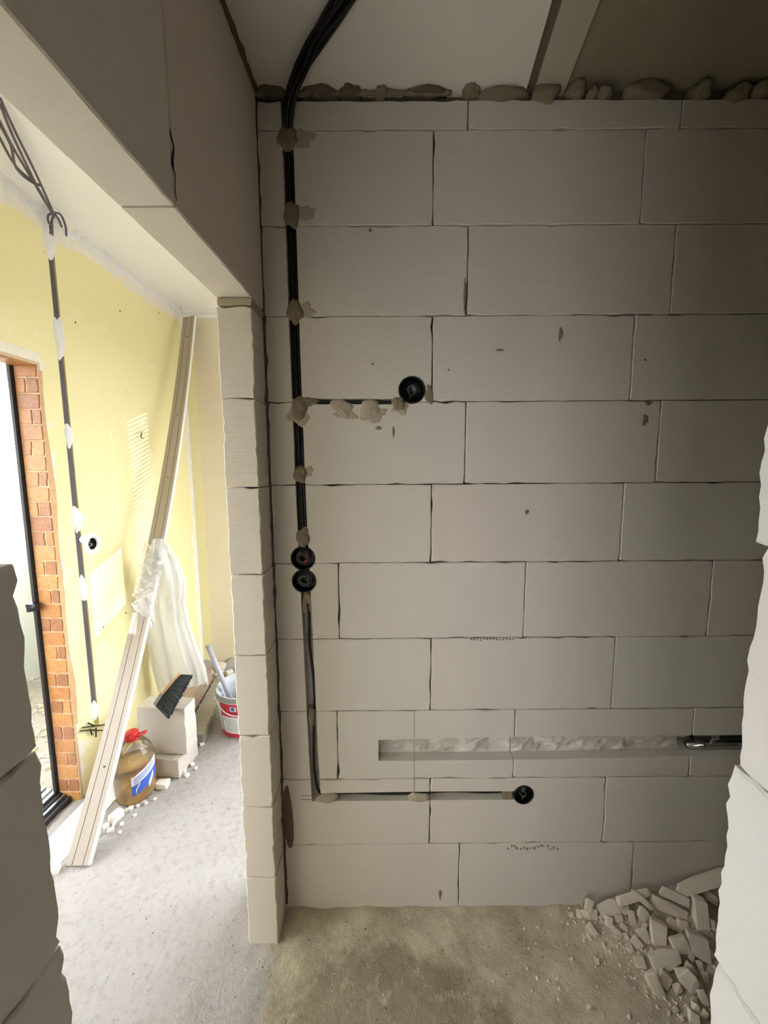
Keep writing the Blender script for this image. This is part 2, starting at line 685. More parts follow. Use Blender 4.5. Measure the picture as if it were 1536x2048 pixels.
VC = [(2.7, .068), (2.40, .071), (1.86, .0725), (1.43, .0765), (.99, .086), (.58, .092), (.392, .098)]   # left side of the chase


def chase_x(z):
    for (a, xa), (b, xb) in zip(VC, VC[1:]):
        if z >= b:
            return xa + (xb - xa) * (a - z) / (a - b)
    return VC[-1][1]


lf = [(x + rnd.uniform(-.0012, .0012), z) for z, x in VC]
rt = [(x + .0315, z) for z, x in VC[::-1]]
cut = [prism(lf + rt, -.01, .036)]
cut.append(prism([(.095, 1.7255), (.42, 1.7235), (.42, 1.739), (.25, 1.741), (.095, 1.743)], -.011, .022))
cut.append(prism([(.0985, .392), (.45, .3915), (.80, .391), (.80, .4225), (.45, .4245), (.0985, .4215)], -.0105, .0335))
BOXES = [(.441, 1.766, .0405), (.093, 1.245, .0385), (.0945, 1.1705, .0385), (.827, .409, .0345)]
for i, (x, z, r) in enumerate(BOXES):
    cut.append(disc(x, z, r + .0012, -.012 - i * .0007, .052 + i * .0006))


def pipe_chase():
    nx, nz = 90, 8
    vs, fs = [], []
    for j in range(nz + 1):
        for i in range(nx + 1):
            t, s = i / nx, j / nz
            x = .329 + t * 1.6
            lo = .5405 + .008 * min(1, max(0, (x - .9) / .5))
            hi = .6175 + .007 * min(1, (x - .329) / .4)
            z = lo + (hi - lo) * s
            if 0 < j < nz and 0 < i < nx:
                y = .034 + .020 * noise.fractal(Vector((x * 13, z * 26, 2)), .8, 2.2, 4) + .014 * sin(pi * s)
                if x > 1.385:
                    y += .026
            else:
                y = .026 if j else .040
            vs.append(Vector((x, y, z)))
    m = nx + 1
    fs = [(j * m + i, j * m + i + 1, (j + 1) * m + i + 1, (j + 1) * m + i) for j in range(nz) for i in range(nx)]
    rim = [i for i in range(m)] + [j * m + nx for j in range(1, nz + 1)] + [nz * m + i for i in range(nx - 1, -1, -1)] + [j * m for j in range(nz - 1, 0, -1)]
    b = len(vs)
    for i in rim:
        v = vs[i].copy()
        v.y = -.0115
        vs.append(v)
    L = len(rim)
    for i in range(L):
        k = (i + 1) % L
        fs.append((rim[i], rim[k], b + k, b + i))
    fs.append(list(range(b, b + L)))
    return mesh('cutter', vs, fs, None)


cut.append(pipe_chase())
carve(wb, cut)

# mortar: dabs that hold the cables, smears round them, and the lumps packed in the gap under the ceiling
for i, (x, z, rx, rz, h, sp) in enumerate([
        (.086, 2.465, .032, .033, .012, .18), (.092, 2.262, .026, .036, .010, .4), (.092, 1.997, .026, .036, .011, .3),
        (.096, 1.712, .025, .040, .011, .3), (.128, 1.733, .032, .013, .007, .4), (.0935, 1.513, .022, .028, .010, .35),
        (.095, 1.312, .024, .033, .008, .3), (.1065, .702, .013, .030, .010, .2),
        (.100, 1.092, .014, .042, -.006, .1),
        (.228, 1.712, .034, .030, .005, .5), (.313, 1.712, .032, .034, .005, .55), (.402, 1.724, .021, .022, .006, .4),
        (.150, .402, .036, .019, .008, .35), (.462, .402, .038, .018, .006, .4), (.772, .405, .020, .020, -.002, .3)]):
    dab('mortar_dab', (x, z), rx, rz, h, M['mortar'] if i not in (9, 10, 12, 13) else M['mortar_lt'], wall_back, i + 1, spiky=sp, sink=.003)
for i, (x, z, rx, rz, c) in enumerate([(.125, 2.462, .045, .028, 'mortar_lt'), (.122, 2.268, .036, .022, 'mortar_lt'), (.118, 2.0, .034, .028, 'mortar_lt'),
                                       (.114, 1.517, .02, .02, 'mortar_lt'), (.232, 1.698, .04, .024, 'mortar_lt'), (.322, 1.696, .036, .026, 'mortar_lt'),
                                       (.408, 1.712, .024, .022, 'mortar_lt'), (.4935, 1.757, .014, .034, 'mortar'), (.090, 1.70, .034, .045, 'mortar_lt')]):
    dab('mortar_smear', (x, z), rx, rz, .0012, M[c], wall_back, 60 + i, spiky=.8, seg=44, sink=.004)
# dark smear low in the corner
dab('mortar_smear', (.013, .33), .024, .13, .003, M['mortar_dk'], wall_back, 91, spiky=.25, seg=40, sink=.004)
for (px, py, rx, rz) in ((1121, 668, .006, .022), (1291, 838, .012, .020), (1296, 806, .014, .009), (1000, 700, .014, .004), (930, 590, .005, .05),
                         (1054, 1024, .008, .008), (757, 856, .011, .006), (787, 865, .004, .022), (740, 460, .005, .006), (880, 1790, .006, .022),
                         (745, 728, .004, .003), (897, 739, .003, .004), (1290, 720, .006, .004)):
    p = atY(px, py, 0)
    dab('mortar_smear', (p.x, p.z), rx, rz, .0012, M['mortar'], wall_back, int(px), spiky=.7, seg=20, sink=.003)
# crumbly line of mortar squeezed out of a bed joint
for k in range(16):
    p = atY(1015 + k * 6.6 + rnd.uniform(-2, 2), 1693 + rnd.uniform(-2, 6), 0)
    dab('mortar_crumb', (p.x, p.z), .004, rnd.uniform(.003, .007), .002, M['mortar'], wall_back, 200 + k, seg=10)
for k in range(14):
    p = atY(942 + k * 6.5, 1279 + rnd.uniform(-1.5, 1.5), 0)
    dab('mortar_crumb', (p.x, p.z), .003, .0035, .002, M['mortar'], wall_back, 230 + k, seg=10)
# saw kerfs and pencil lines on the block faces
box('pencil_line', .4490, .4500, -.0006, .002, .40, .72, M['mortar_dk'], wall_back)
for z in (.398, .413):
    box('saw_kerf', .060, .098, -.0005, .002, z, z + .0016, M['mortar_dk'], wall_back)
# packing under the ceiling
bed = []
for i in range(80):
    x = .0 + 1.86 * i / 79
    bed.append((x, 2.556 + .006 * noise.noise(Vector((x * 30, 1, 0)))))
top = [(x, 2.598) for x, z in bed[::-1]]
o = prism(bed + top, .020, .09)
o.name = 'packing_mortar'
o.data.name = 'packing_mortar'
o.parent = wall_back
o.data.materials.append(M['mortar_dk'])
for i, (px, py, w, h, d) in enumerate([(545, 183, 60, 16, .02), (640, 184, 70, 16, .02), (700, 184, 40, 18, .02), (762, 185, 24, 18, .02), (850, 184, 80, 12, .018),
                                       (943, 184, 34, 22, .03), (1010, 187, 100, 20, .022), (1092, 186, 50, 40, .03), (1155, 181, 36, 26, .03),
                                       (1183, 187, 18, 22, .03), (1208, 186, 32, 20, .028), (1298, 181, 82, 32, .034), (1402, 183, 38, 26, .03),
                                       (1478, 187, 46, 22, .022), (1520, 186, 40, 20, .022)]):
    p = atY(px, py, 0)
    s = 1 / 690
    me = lump_mesh('mortar_lump', w * s * 1.05, .06, h * s * 1.15, 500 + i, M['mortar'] if i not in (0, 1, 2, 4) else M['mortar_dk'], .42)
    o = link(bpy.data.objects.new('mortar_lump', me), wall_back)
    o.location = (p.x, .008, p.z)
    o.rotation_euler = (0, rnd.uniform(-.12, .12), 0)

# ------------------------------------------------------------------ junction boxes and cables on the block wall
def wallv(cx, cz):
    return lambda v: Vector((cx + v.x, v.z, cz + v.y))


LBL = ['black round wall box with one grey wire loop, on the short branch to the right',
       'upper of the two joined black wall boxes, with a red wire coiled inside',
       'lower of the two joined black wall boxes, packed with grey wire coils',
       'black round wall box low on the block wall at the end of the floor-level cable']
for i, (x, z, r) in enumerate(BOXES):
    b = thing(empty('junction_box', (x, 0, z)), LBL[i], 'junction box', 'round wall boxes in the block wall')
    f = lambda v, z0=z: Vector((v.x, v.z, v.y))
    lathe('box_shell', [(r - .004, -.0012), (r, -.0012), (r, .045), (0, .045), (0, .0435), (r - .0025, .0435), (r - .0025, .001), (r - .004, -.0012)], M['black'], b, 30, f)
    R = random.Random(i + 40)
    if i == 0:
        tube('wire', [(-.008, .034, -.03), (-.004, .016, -.014), (-.012, .006, .004), (0, .004, .015), (.011, .006, .006), (.008, .01, -.008), (0, .02, -.014)], .0018, M['wire'], b, 6)
    elif i == 3:
        tube('wire', [(-.004, .03, .012), (.004, .012, .008), (.010, .008, -.004), (.004, .008, -.014), (-.010, .02, -.008)], .0018, M['wire'], b, 6)
        tube('wire', [(.002, .012, -.012), (.0, .008, -.019), (-.002, .012, -.023)], .0012, M['wire_yel'], b, 6)
    else:
        for q in range(3):
            pts = []
            for k in range(13):
                a = k * .75 + q * 2.1
                rr = (.013 + .006 * q + .002 * R.uniform(-1, 1)) * (1 + .03 * k) * .9
                pts.append((rr * cos(a), .006 + .007 * q + .002 * R.random(), rr * sin(a) * .9))
            tube('wire', pts, .0017, M['wire'], b, 6)
        if i == 1:
            tube('wire', [(.004, .008, -.012), (.013, .005, -.006), (.017, .006, .005), (.014, .012, .012)], .0032, M['wire_red'], b, 6)

cb = thing(empty('cable_bundle', (.09, 0, 2.5)), 'thick bundle of black cables curving down from the ceiling into the block wall', 'cable')
o0 = Vector((.09, 0, 2.5))
path = [Vector((.50, -.46, 2.573)), Vector((.37, -.33, 2.571)), atZ(686, 6, 2.566), atZ(638, 72, 2.560), atY(601, 140, -.092), atY(583, 190, -.050), atY(576, 240, -.012)]
for k, (a, b) in enumerate([(-.010, .0), (-.0015, -.004), (.008, .0), (-.006, .010), (.005, .010), (.0105, -.008)]):
    pts = []
    for i, p in enumerate(path):
        d = (path[min(i + 1, 6)] - path[max(i - 1, 0)]).normalized()
        s = d.cross(Vector((0, 0, 1)))
        s = s.normalized() if s.length > .2 else Vector((1, 0, 0))
        n = d.cross(s)
        w = 1.25 if 0 < i < 5 else .95
        sp = (.004 * sin(i * 1.7 + k) if i < 5 else 0)
        q = p - s * ((a + sp) * w) + n * (b * .75)
        if i < 4:
            q.z = min(q.z, 2.576)
        pts.append(q - o0)
    for z in (2.40, 2.1, 1.86, 1.6, 1.43, 1.30):
        jx = .0008 * sin(z * 9 + k * 2)
        pts.append(Vector((chase_x(z) + .0165 + a * .88 + jx, .012 + b * .9 + .006, z)) - o0)
    tube('cable', pts, .0053, M['cable'], cb, 8, 5)

lc = thing(empty('wall_cable', (.1, 0, .7)), 'thin black cable running down the lower chase and along to the low wall box', 'cable')
o0 = Vector((.1, 0, .7))
zz = [1.135, 1.05, .95, .84, .76, .70, .62, .52, .46, .425]
dx = [.014, .0215, .016, .0255, .026, .022, .017, .013, .015, .02]
dy = [.02, .004, .016, .010, .012, .012, .014, .012, .014, .014]
pts = [Vector((chase_x(z) + a, b, z)) - o0 for z, a, b in zip(zz, dx, dy)]
pts += [Vector((x, .014, z)) - o0 for x, z in ((.135, .408), (.17, .409), (.25, .412), (.36, .407), (.46, .409), (.58, .415), (.70, .410), (.765, .412), (.80, .41))]
tube('cable', pts, .0050, M['cable'], lc, 8, 5)
bc = thing(tube('branch_cable', [(.10, .010, 1.733), (.16, .008, 1.734), (.23, .011, 1.733), (.31, .008, 1.733), (.37, .008, 1.7305), (.405, .012, 1.731)], .0048, M['cable'], None, 8),
           'short black cable lying in the narrow slot towards the upper wall box', 'cable')
for i, (z, mt, r, y, lb) in enumerate([(.601, 'black', .021, .040, 'black pipe in the right end of the horizontal wall slot, upper of two'),
                                       (.565, 'chrome', .0125, .034, 'shiny steel pipe in the right end of the horizontal wall slot')]):
    e = thing(empty('pipe', (1.5, y, z)), lb, 'pipe', 'pipes in the wall slot')
    x0 = -.075 if i == 0 else -.10
    f = lambda v: Vector((v.z, v.y, v.x))
    lathe('pipe_run', [(0, x0), (r, x0), (r, .34), (0, .34)], M[mt], e, 20, f)
    lathe('collar', [(r, x0 + .05), (r + .002, x0 + .052), (r + .002, x0 + .075), (r, x0 + .077)], M['chrome'], e, 20, f)

# ------------------------------------------------------------------ left wall of the corridor with its opening
wall_left = structure(empty('wall_left'))
lx = lambda y: .04 * y          # corridor face of the left wall, 2 degrees out of square
LT = .097
ZS = [-.06, .215, .466, .709, .970, 1.220, 1.4766, 1.726, 1.972]


def fs_front(v):                # u across (x), v up, w into +y ; stub end face at y=-.1
    return Vector((v.x, -.1 + v.z, v.y))


for k in range(8):
    jx = rnd.uniform(-.003, .003)
    sc = (lambda t, k=k: .0022 * noise.noise(Vector((t * 9, k * 3.1, 0))))
    rough_block('block', -LT - .004 + jx * .4, -.003 + jx, ZS[k] + .001, ZS[k + 1] - .001, .1, M['block_cut'], wall_left, fs_front, 900 + k,
                jit=.0018, bev=.0025, step=.02, edge={1: sc, 3: sc})
rough_block('bearing_strip', -LT - .002, -.003, 1.9735, 1.9945, .1, M['mortar_lt'], wall_left, fs_front, 950, jit=.001)


def soffit(v):                  # u along -y, v across x (0 at corridor face), w up
    y = -v.x
    return Vector((lx(y) - v.y, y, 1.9965 + v.z))


for i, (a, b) in enumerate(((.004, .4595), (.462, .92))):
    # corridor face is the rough one: build the block lying with that face as front
    rough_block('lintel_block', a, b, 0, .615, LT, M['block_cut'], wall_left,
                lambda v: Vector((lx(-v.x) - v.z, -v.x, 1.9965 + v.y)), 960 + i, jit=.0012, step=.03, bev=.003, chip=.05)
def on_left(px, py):
    n = Vector((1, -.04, 0))
    r = ray(px, py)
    return CAM + r * ((Vector((0, 0, 0)) - CAM).dot(n) / r.dot(n))


tube('crack', [on_left(x, y) for x, y in ((340, 258), (343, 275), (347, 296), (345, 318), (346, 334), (350, 352), (350, 378), (353, 402))], .0022, M['black'], wall_left, 5, 3,
     lambda t: .35 + 1.1 * sin(pi * min(1, t * 1.25)) * (.6 + .5 * noise.noise(Vector((t * 9, 3, 0)))))
for k in range(6):
    z0, z1 = ZS[k] if k else -.06, (ZS[k + 1] if k < 5 else 1.432)
    z1 = min(z1, 1.432)
    ed = (lambda t, k=k: .004 * noise.noise(Vector((t * 5, k * 2.3, 7))) - (.010 * max(0, (t - .9) / .1) ** 2 if k == 5 else 0))
    rough_block('block', .812 + .0022 * (k - 5), 1.20, z0 + .001, z1 - .001, LT, M['block_near'], wall_left,
                lambda v: Vector((lx(-v.x) - v.z, -v.x, v.y)), 970 + k, jit=.0015, step=.016, bev=.003, chip=.2, edge={3: ed})
    rough_block('block', 1.203, 1.50, z0 + .001, z1 - .001, LT, M['block_near'], wall_left,
                lambda v: Vector((lx(-v.x) - v.z, -v.x, v.y)), 980 + k)
for k, (z0, z1) in enumerate(((1.434, 1.70), (1.702, 1.9955))):
    rough_block('block', .845, 1.50, z0, z1, LT, M['block_near'], wall_left, lambda v: Vector((lx(-v.x) - v.z, -v.x, v.y)), 990 + k)
box('block', -.14, -.045, -1.50, -.925, 1.998, 2.61, M['block'], wall_left)

# ------------------------------------------------------------------ right wall: bright end close to the camera
wall_right = structure(empty('wall_right'))
ZP = [-.06, .20, .446, .696, .946, 1.196, 1.446, 1.70, 1.95, 2.2, 2.45, 2.61]
for k in range(11):
    e0 = [0, .004, -.004, .003, -.001, .006, -.002, 0, 0, 0, 0][k]
    ed = (lambda t, k=k: .0055 * noise.noise(Vector((t * 3.3, k * 2.7, 3))) + .003 * noise.noise(Vector((t * 11, k * 1.7, 5))))
    rough_block('block', .812 + e0, 1.20, ZP[k] + .001, ZP[k + 1] - .001, .1, M['block_near'], wall_right,
                lambda v: Vector((.7395 + v.z, -v.x, v.y)), 1000 + k, jit=.0014, step=.012, bev=.003, chip=.15, edge={3: ed})
    rough_block('block', 1.203, 1.50, ZP[k] + .001, ZP[k + 1] - .001, .1, M['block_near'], wall_right, lambda v: Vector((.7395 + v.z, -v.x, v.y)), 1020 + k)
structure(box('wall_nook', .842, 1.86, -.915, -.815, -.06, 2.61, M['bare']))
structure(box('wall_end', 1.853, 1.95, -.915, .1, -.06, 2.61, M['bare']))
wf = structure(empty('wall_front'))  # unseen end wall; its narrow slot is added to shape the fill light
for (a, b, c, d) in ((-.14, .0, -.06, 2.61), (.12, .86, -.06, 2.61), (.0, .12, 1.50, 2.61), (.0, .12, -.06, .56)):
    box('plaster_face', a, b, -1.54, -1.503, c, d, M['bare'], wf)

structure(box('rear_sun_block', -.07, 1.6, -1.84, -1.78, -.6, 2.2, M['bare']))  # unseen slab added to keep the sun out of that slot

# ------------------------------------------------------------------ corridor ceiling
ceiling = structure(box('ceiling', -.14, 1.95, -1.54, .118, 2.600, 2.70, M['ceil_slab']))
cl = lambda v: Vector((v.x + .088 * v.y, v.y, v.z))
box('plaster_panel', -.14, .7625, -1.50, .10, 2.585, 2.601, M['ceil_panel'], ceiling, fn=lambda v: cl(v) if v.x > 0 else v)
box('plaster_strip', .786, .872, -1.50, .10, 2.586, 2.601, M['ceil_strip'], ceiling, fn=cl)
box('joint_mortar', .7615, .787, -1.50, .10, 2.592, 2.601, M['mortar_dk'], ceiling, fn=cl)


def bead(name, pts, rad, mat, parent, seed, n=60):
    P = [Vector(p) for p in pts]
    path = [P[0].lerp(P[1], i / n) for i in range(n + 1)]
    return tube(name, path, rad, mat, parent, 7, 0, lambda t: .7 + .9 * abs(noise.noise(Vector((t * 14, seed, 0)))) + .4 * noise.noise(Vector((t * 40, seed, 2))))


bead('corner_mortar', [(lx(-.95) + .002, -.95, 2.585), (.002, -.004, 2.583)], .0105, M['mortar_dk'], ceiling, 3)
bead('corner_mortar', [(.0, .0, 2.580), (.55, .0, 2.578)], .0085, M['mortar'], ceiling, 5)

# ------------------------------------------------------------------ left room: yellow wall, cream wall, ceiling
YX, YY, YS = -1.06, 1.66, .03          # yellow wall runs through (YX, YY), leaning YS in x per metre of y
yx = lambda y: YX + YS * (y - YY)


def atYel(px, py, out=0.0):
    n = Vector((1, -YS, 0))
    r = ray(px, py)
    p0 = Vector((YX + out, YY, 0))
    return CAM + r * ((p0 - CAM).dot(n) / r.dot(n))


yf = lambda v: Vector((yx(v.y) + v.x, v.y, v.z))
JY = .476                               # door reveal
wall_y = structure(empty('wall_far_left'))
TH = .10
face = box('plaster_face', -TH, 0, JY, 1.70, -.06, 2.70, M['paint'], wall_y, fn=yf)
box('plaster_head', -TH, 0, -.86, JY, 1.982, 2.70, M['paint'], wall_y, fn=yf)
box('plaster_pier', -TH, 0, -.86, -.75, -.06, 1.982, M['paint'], wall_y, fn=yf)


def ycut(y0, y1, z0, z1, d):
    return box('cutter', -d, .02, y0, y1, z0, z1, None, fn=yf)


def yprism(cy, cz, r, d, n=20):
    vs = [yf(Vector((x, cy + r * cos(2 * pi * k / n), cz + r * sin(2 * pi * k / n)))) for x in (.021, -d) for k in range(n)]
    return mesh('cutter', vs, [list(range(n)), list(range(n, 2 * n))] + [(i, (i + 1) % n, n + (i + 1) % n, n + i) for i in range(n)], None)


carve([face], [ycut(.576, .610, .25, 2.56, .02), yprism(.672, 1.170, .030, .05)])
for p in face.data.polygons:
    pass
ym = lambda a, h, z: yf(Vector((h, a, z)))
for i, (px, py, ry, rz, h) in enumerate([(101, 478, .036, .085, .010), (120, 672, .030, .105, .010), (138, 868, .026, .052, .009), (152, 1038, .036, .062, .010),
                                         (166, 1178, .026, .060, .010), (183, 1425, .022, .05, .006)]):
    p = atYel(px, py)
    dab('plaster_dab', (.594, p.z), ry, rz, h, M['plaster'], wall_y, 300 + i, fn=ym, spiky=.4)
# ring of plaster round the yellow wall's box, a smear from box to chase
n = 30
vs, fs = [], []
for j, (r, h) in enumerate(((.029, -.004), (.030, .004), (.042, .005), (.056, -.001))):
    for k in range(n):
        a = 2 * pi * k / n
        rr = r * (1 + (.16 * noise.noise(Vector((cos(a) * 2, sin(a) * 2, 4))) if j > 1 else 0))
        vs.append(yf(Vector((h, .672 + rr * cos(a), 1.170 + rr * sin(a)))))
for j in range(3):
    for k in range(n):
        q = (k + 1) % n
        fs.append((j * n + k, j * n + q, (j + 1) * n + q, (j + 1) * n + k))
mesh('plaster_ring', vs, fs, M['plaster'], wall_y, True)
dab('plaster_dab', (.628, 1.20), .03, .022, .005, M['plaster'], wall_y, 320, fn=ym)
# crumbling plaster edge under the ceiling and down the far corner
for i in range(46):
    y = .30 + (1.64 - .30) * i / 45
    z = 2.652 - .016 * rnd.random()
    dab('plaster_flake', (y, z - .02), rnd.uniform(.018, .034), rnd.uniform(.014, .034), rnd.uniform(.003, .008), M['plaster'], wall_y, 340 + i, fn=ym, seg=12)
for i in range(22):
    z = 2.5 - i * .105
    dab('plaster_flake', (1.645, z), rnd.uniform(.01, .02), rnd.uniform(.03, .07), .004, M['plaster'], wall_y, 390 + i, fn=ym, seg=12)
# holes and a hook left in the paint
for (px, py) in ((252, 1226), (207, 1254), (151, 645), (240, 622), (318, 626)):
    p = atYel(px, py)
    dab('nail_hole', (p.y, p.z), .006, .005, .0012, M['frame'], wall_y, int(px), fn=ym, seg=10)

wall_c = structure(empty('wall_far_back'))
for (a, b, c, d) in ((-1.22, .3, -.06, 2.72), (1.7, 1.95, -.06, 2.72), (.3, 1.7, -.06, .40), (.3, 1.7, 2.30, 2.72)):
    box('plaster_face', a, b, 1.66, 1.76, c, d, M['cream'], wall_c)
w3 = structure(empty('window_3'))
for (a, b, c, d) in ((.30, .34, .40, 2.30), (1.66, 1.70, .40, 2.30), (.34, 1.66, .40, .44), (.34, 1.66, 2.26, 2.30), (.985, 1.015, .44, 2.26)):
    box('window_frame', a, b, 1.68, 1.74, c, d, M['pvc'], w3)
structure(box('trim_1', -1.06, 1.86, 1.632, 1.665, 2.628, 2.668, M['ceil_l'], bev=.006))
structure(box('trim_2', -1.06, 1.86, 1.648, 1.665, 2.600, 2.628, M['ceil_l'], bev=.004))
structure(box('ceiling_2', -1.24, 1.95, -1.0, 1.76, 2.662, 2.72, M['ceil_l'], fn=lambda v: v))
# far right side of that room, with its big window
wr = structure(empty('wall_far_right'))
box('plaster_face', 1.853, 1.95, .1, .20, -.06, 2.7, M['cream'], wr)
box('plaster_face', 1.853, 1.95, 1.50, 1.7, -.06, 2.7, M['cream'], wr)
box('plaster_face', 1.853, 1.95, .20, 1.50, -.06, .40, M['cream'], wr)
box('plaster_face', 1.853, 1.95, .20, 1.50, 2.30, 2.7, M['cream'], wr)
w1 = structure(empty('window_1'))
for (a, b, c, d) in ((.20, .24, .40, 2.30), (1.46, 1.50, .40, 2.30), (.24, 1.46, .40, .44), (.24, 1.46, 2.26, 2.30), (.835, .865, .44, 2.26)):
    box('window_frame', 1.88, 1.93, a, b, c, d, M['pvc'], w1)
# near end of the left room: wall with a narrow window behind a slatted blind
wn = structure(empty('wall_far_front'))
NY = -.85
XA, XB, XC, XD = -.596, -.509, -.464, -.391
for (a, b, c, d) in ((-1.24, XA, -.06, 2.7), (XD, -.13, -.06, 2.7), (XA, XD, -.06, .10), (XA, XD, 1.065, 2.7)):
    box('plaster_face', a, b, NY - .01, NY, c, d, M['cream'], wn)
w2 = structure(empty('window_2'))
box('window_frame', XB, XC, NY - .008, NY - .001, .10, 1.065, M['pvc'], w2)
box('blind_panel', XA, XB - .003, NY - .008, NY - .001, .425, 1.065, M['pvc'], w2)
for k in range(37):
    z = .17 + k * .0242
    box('slat', XC, XD, NY - .009, NY - .001, z, z + .0125, M['pvc'], w2)

# ------------------------------------------------------------------ brick-print reveal of the balcony door
reveal = structure(box('trim_3', -.096, .003, JY - .012, JY, -.05, 1.982, M['grout'], fn=yf))
course = .0655
R = random.Random(3)
k = 0
z = -.045
while z < 1.97:
    zt = min(z + course, 1.978)
    xs = [[-.095, .002]] if k % 2 == 0 else ([[-.095, -.052], [-.052, .002]] if k % 4 == 1 else [[-.095, -.036], [-.036, .002]])
    for a, b in xs:
        rough_block('brick', a + .002, b - .002, z + .0022, zt - .0022, .006, R.choice(BRICKS), reveal,
                    lambda v: yf(Vector((v.x, JY - .0155 + v.z, v.y))), 1100 + k * 3 + int(a * 100), jit=.0012, bev=.002, step=.02, chip=.05)
    z += course
    k += 1
head = structure(box('trim_4', -.096, .003, -.75, JY - .012, 1.970, 1.982, M['grout'], fn=yf))
for k in range(9):
    y1 = JY - .016 - k * .125
    rough_block('brick', y1 - .119, y1, -.095, 0, .006, R.choice(BRICKS), head, lambda v: yf(Vector((v.y, v.x, 1.9665 + v.z))), 1200 + k, step=.03)
# torn edge of the print along the arris
vs, fs = [], []
for k in range(41):
    z = .35 + 1.6 * k / 40
    w = .004 + .022 * max(0, noise.noise(Vector((z * 3.1, 2, 0))) + .25) + .005 * noise.noise(Vector((z * 17, 5, 0)))
    vs += [yf(Vector((.004, JY - .014, z))), yf(Vector((.0035, JY + max(.001, w), z))), yf(Vector((-.002, JY + max(.001, w), z)))]
for k in range(40):
    fs += [(k * 3, k * 3 + 1, k * 3 + 4, k * 3 + 3), (k * 3 + 1, k * 3 + 2, k * 3 + 5, k * 3 + 4)]
M['torn'] = plain('torn_print', lin(206, 166, 124), .6, .3, var=.25, sc=60)
mesh('torn_edge', vs, fs, M['torn'], reveal)

# balcony door frame and sliding rails
door = structure(empty('door_1'))
box('door_jamb', -.109, -.097, JY - .030, JY + .02, -.05, 1.98, M['frame'], door, fn=yf)
lp = Vector((-.103, JY - .036, .93))
me = chunk_mesh('latch', .05, .03, .045, 77, M['black'])
o = link(bpy.data.objects.new('latch', me), door)
o.location = yf(lp)
tube('latch_pin', [yf(lp + Vector((.0, -.01, 0))), yf(lp + Vector((.03, -.012, .012)))], .006, M['black'], door, 8, 0)
for i, (a, b, h, mt) in enumerate([(-.055, -.040, .000, 'rubber'), (-.075, -.063, .012, 'alu'), (-.096, -.080, .018, 'rubber'), (-.118, -.100, .032, 'alu'),
                                   (-.146, -.124, .040, 'white_rail'), (-.170, -.152, .048, 'alu'), (-.215, -.176, .058, 'white_rail')]):
    box('rail', a, b, -.74, JY - .018, -.06, h, M[mt], door, fn=yf)
box('sill_plate', -.33, -.218, -.74, JY + .02, -.06, .056, M['white_rail'], door, fn=yf)

# ------------------------------------------------------------------ balcony outside
bal = structure(box('floor_2', -3.2, -1.25, -2.5, 3.4, -.18, -.06, M['balcony']))
par = structure(empty('wall_balcony'))
pa, pb = Vector((-2.725, 1.742, 0)), Vector((-2.515, 1.754, 0))
box('parapet_panel', -3.2, -1.25, 1.752, 1.80, -.06, .952, M['parapet'], par)
box('parapet_cap', -3.2, -1.25, 1.735, 1.81, .952, 1.075, M['parapet'], par)
box('parapet_panel', -2.42, -2.36, -2.4, 1.751, -.06, 1.15, M['parapet'], par)
box('parapet_panel', -2.42, -1.2, -2.44, -2.40, -.06, .98, M['parapet'], par)
structure(box('ceiling_3', -2.6, -1.24, -2.5, 1.85, 2.22, 2.40, M['ceil_l']))
structure(box('wall_facade', -1.30, -1.243, -2.5, -.80, -.1, 2.42, M['cream']))
R = random.Random(12)
for k in range(26):
    px, py = R.uniform(40, 105), R.uniform(1350, 1530)
    p = atZ(px, py, -.056)
    a = R.uniform(0, pi)
    l = R.uniform(.02, .06)
    o = tube('straw', [p - Vector((cos(a), sin(a), 0)) * l, p + Vector((cos(a), sin(a), .04)) * l], .003, M['pvc'], None, 5, 0)
    thing(o, 'short pale splinter scattered on the balcony floor beyond the rails', 'splinter', 'splinters on the balcony floor')
for k in range(30):
    px, py = R.uniform(30, 105), R.uniform(1345, 1540)
    p = atZ(px, py, -.056)
    me = chunk_mesh('rubble_lump', R.uniform(.02, .06), R.uniform(.02, .05), R.uniform(.01, .03), 1400 + k, M['mortar_lt'])
    o = link(bpy.data.objects.new('rubble_lump', me))
    o.location = p
    o.rotation_euler = (0, 0, R.uniform(0, 6))
    thing(o, 'grey crumb of rubble lying on the balcony floor', 'rubble', 'rubble on the balcony floor')

# ------------------------------------------------------------------ cables on the yellow wall
yc = thing(empty('cable_drop', atYel(108, 440)), 'grey cables dropping from the ceiling into the chase of the yellow wall', 'cable')
o0 = Vector(yc.location)
for k in range(3):
    off = Vector((0, (k - 1) * .009, 0))
    pts = [Vector((yx(.594) - .010, .594, z)) + off - o0 for z in (2.56, 2.4, 2.1, 1.8, 1.5, 1.2, .9, .6, .42, .30)]
    tube('cable', pts, .0058, M['cablegrey'], yc, 7, 3)
TOPS = [[(0, 196), (30, 262), (66, 335), (92, 392), (106, 426)], [(0, 208), (24, 268), (58, 340), (86, 396), (105, 428)], [(-6, 232), (26, 295), (60, 352), (88, 400), (106, 430)],
        [(-8, 262), (30, 330), (70, 368), (92, 404), (108, 432)], [(0, 250), (22, 292), (32, 335), (60, 362), (84, 372)]]
for k, pp in enumerate(TOPS):
    pts = [atZ(x, y, 2.640 - .012 * i - .004 * k) for i, (x, y) in enumerate(pp)]
    if k < 4:
        pts += [atYel(104, 440, .022), Vector((yx(.594) + .004, .594 + (k - 1.5) * .006, 2.54)), Vector((yx(.594) - .008, .594 + (k - 1.5) * .006, 2.46))]
    tube('cable', [p - o0 for p in pts], .0042, M['cablegrey'], yc, 7, 5)
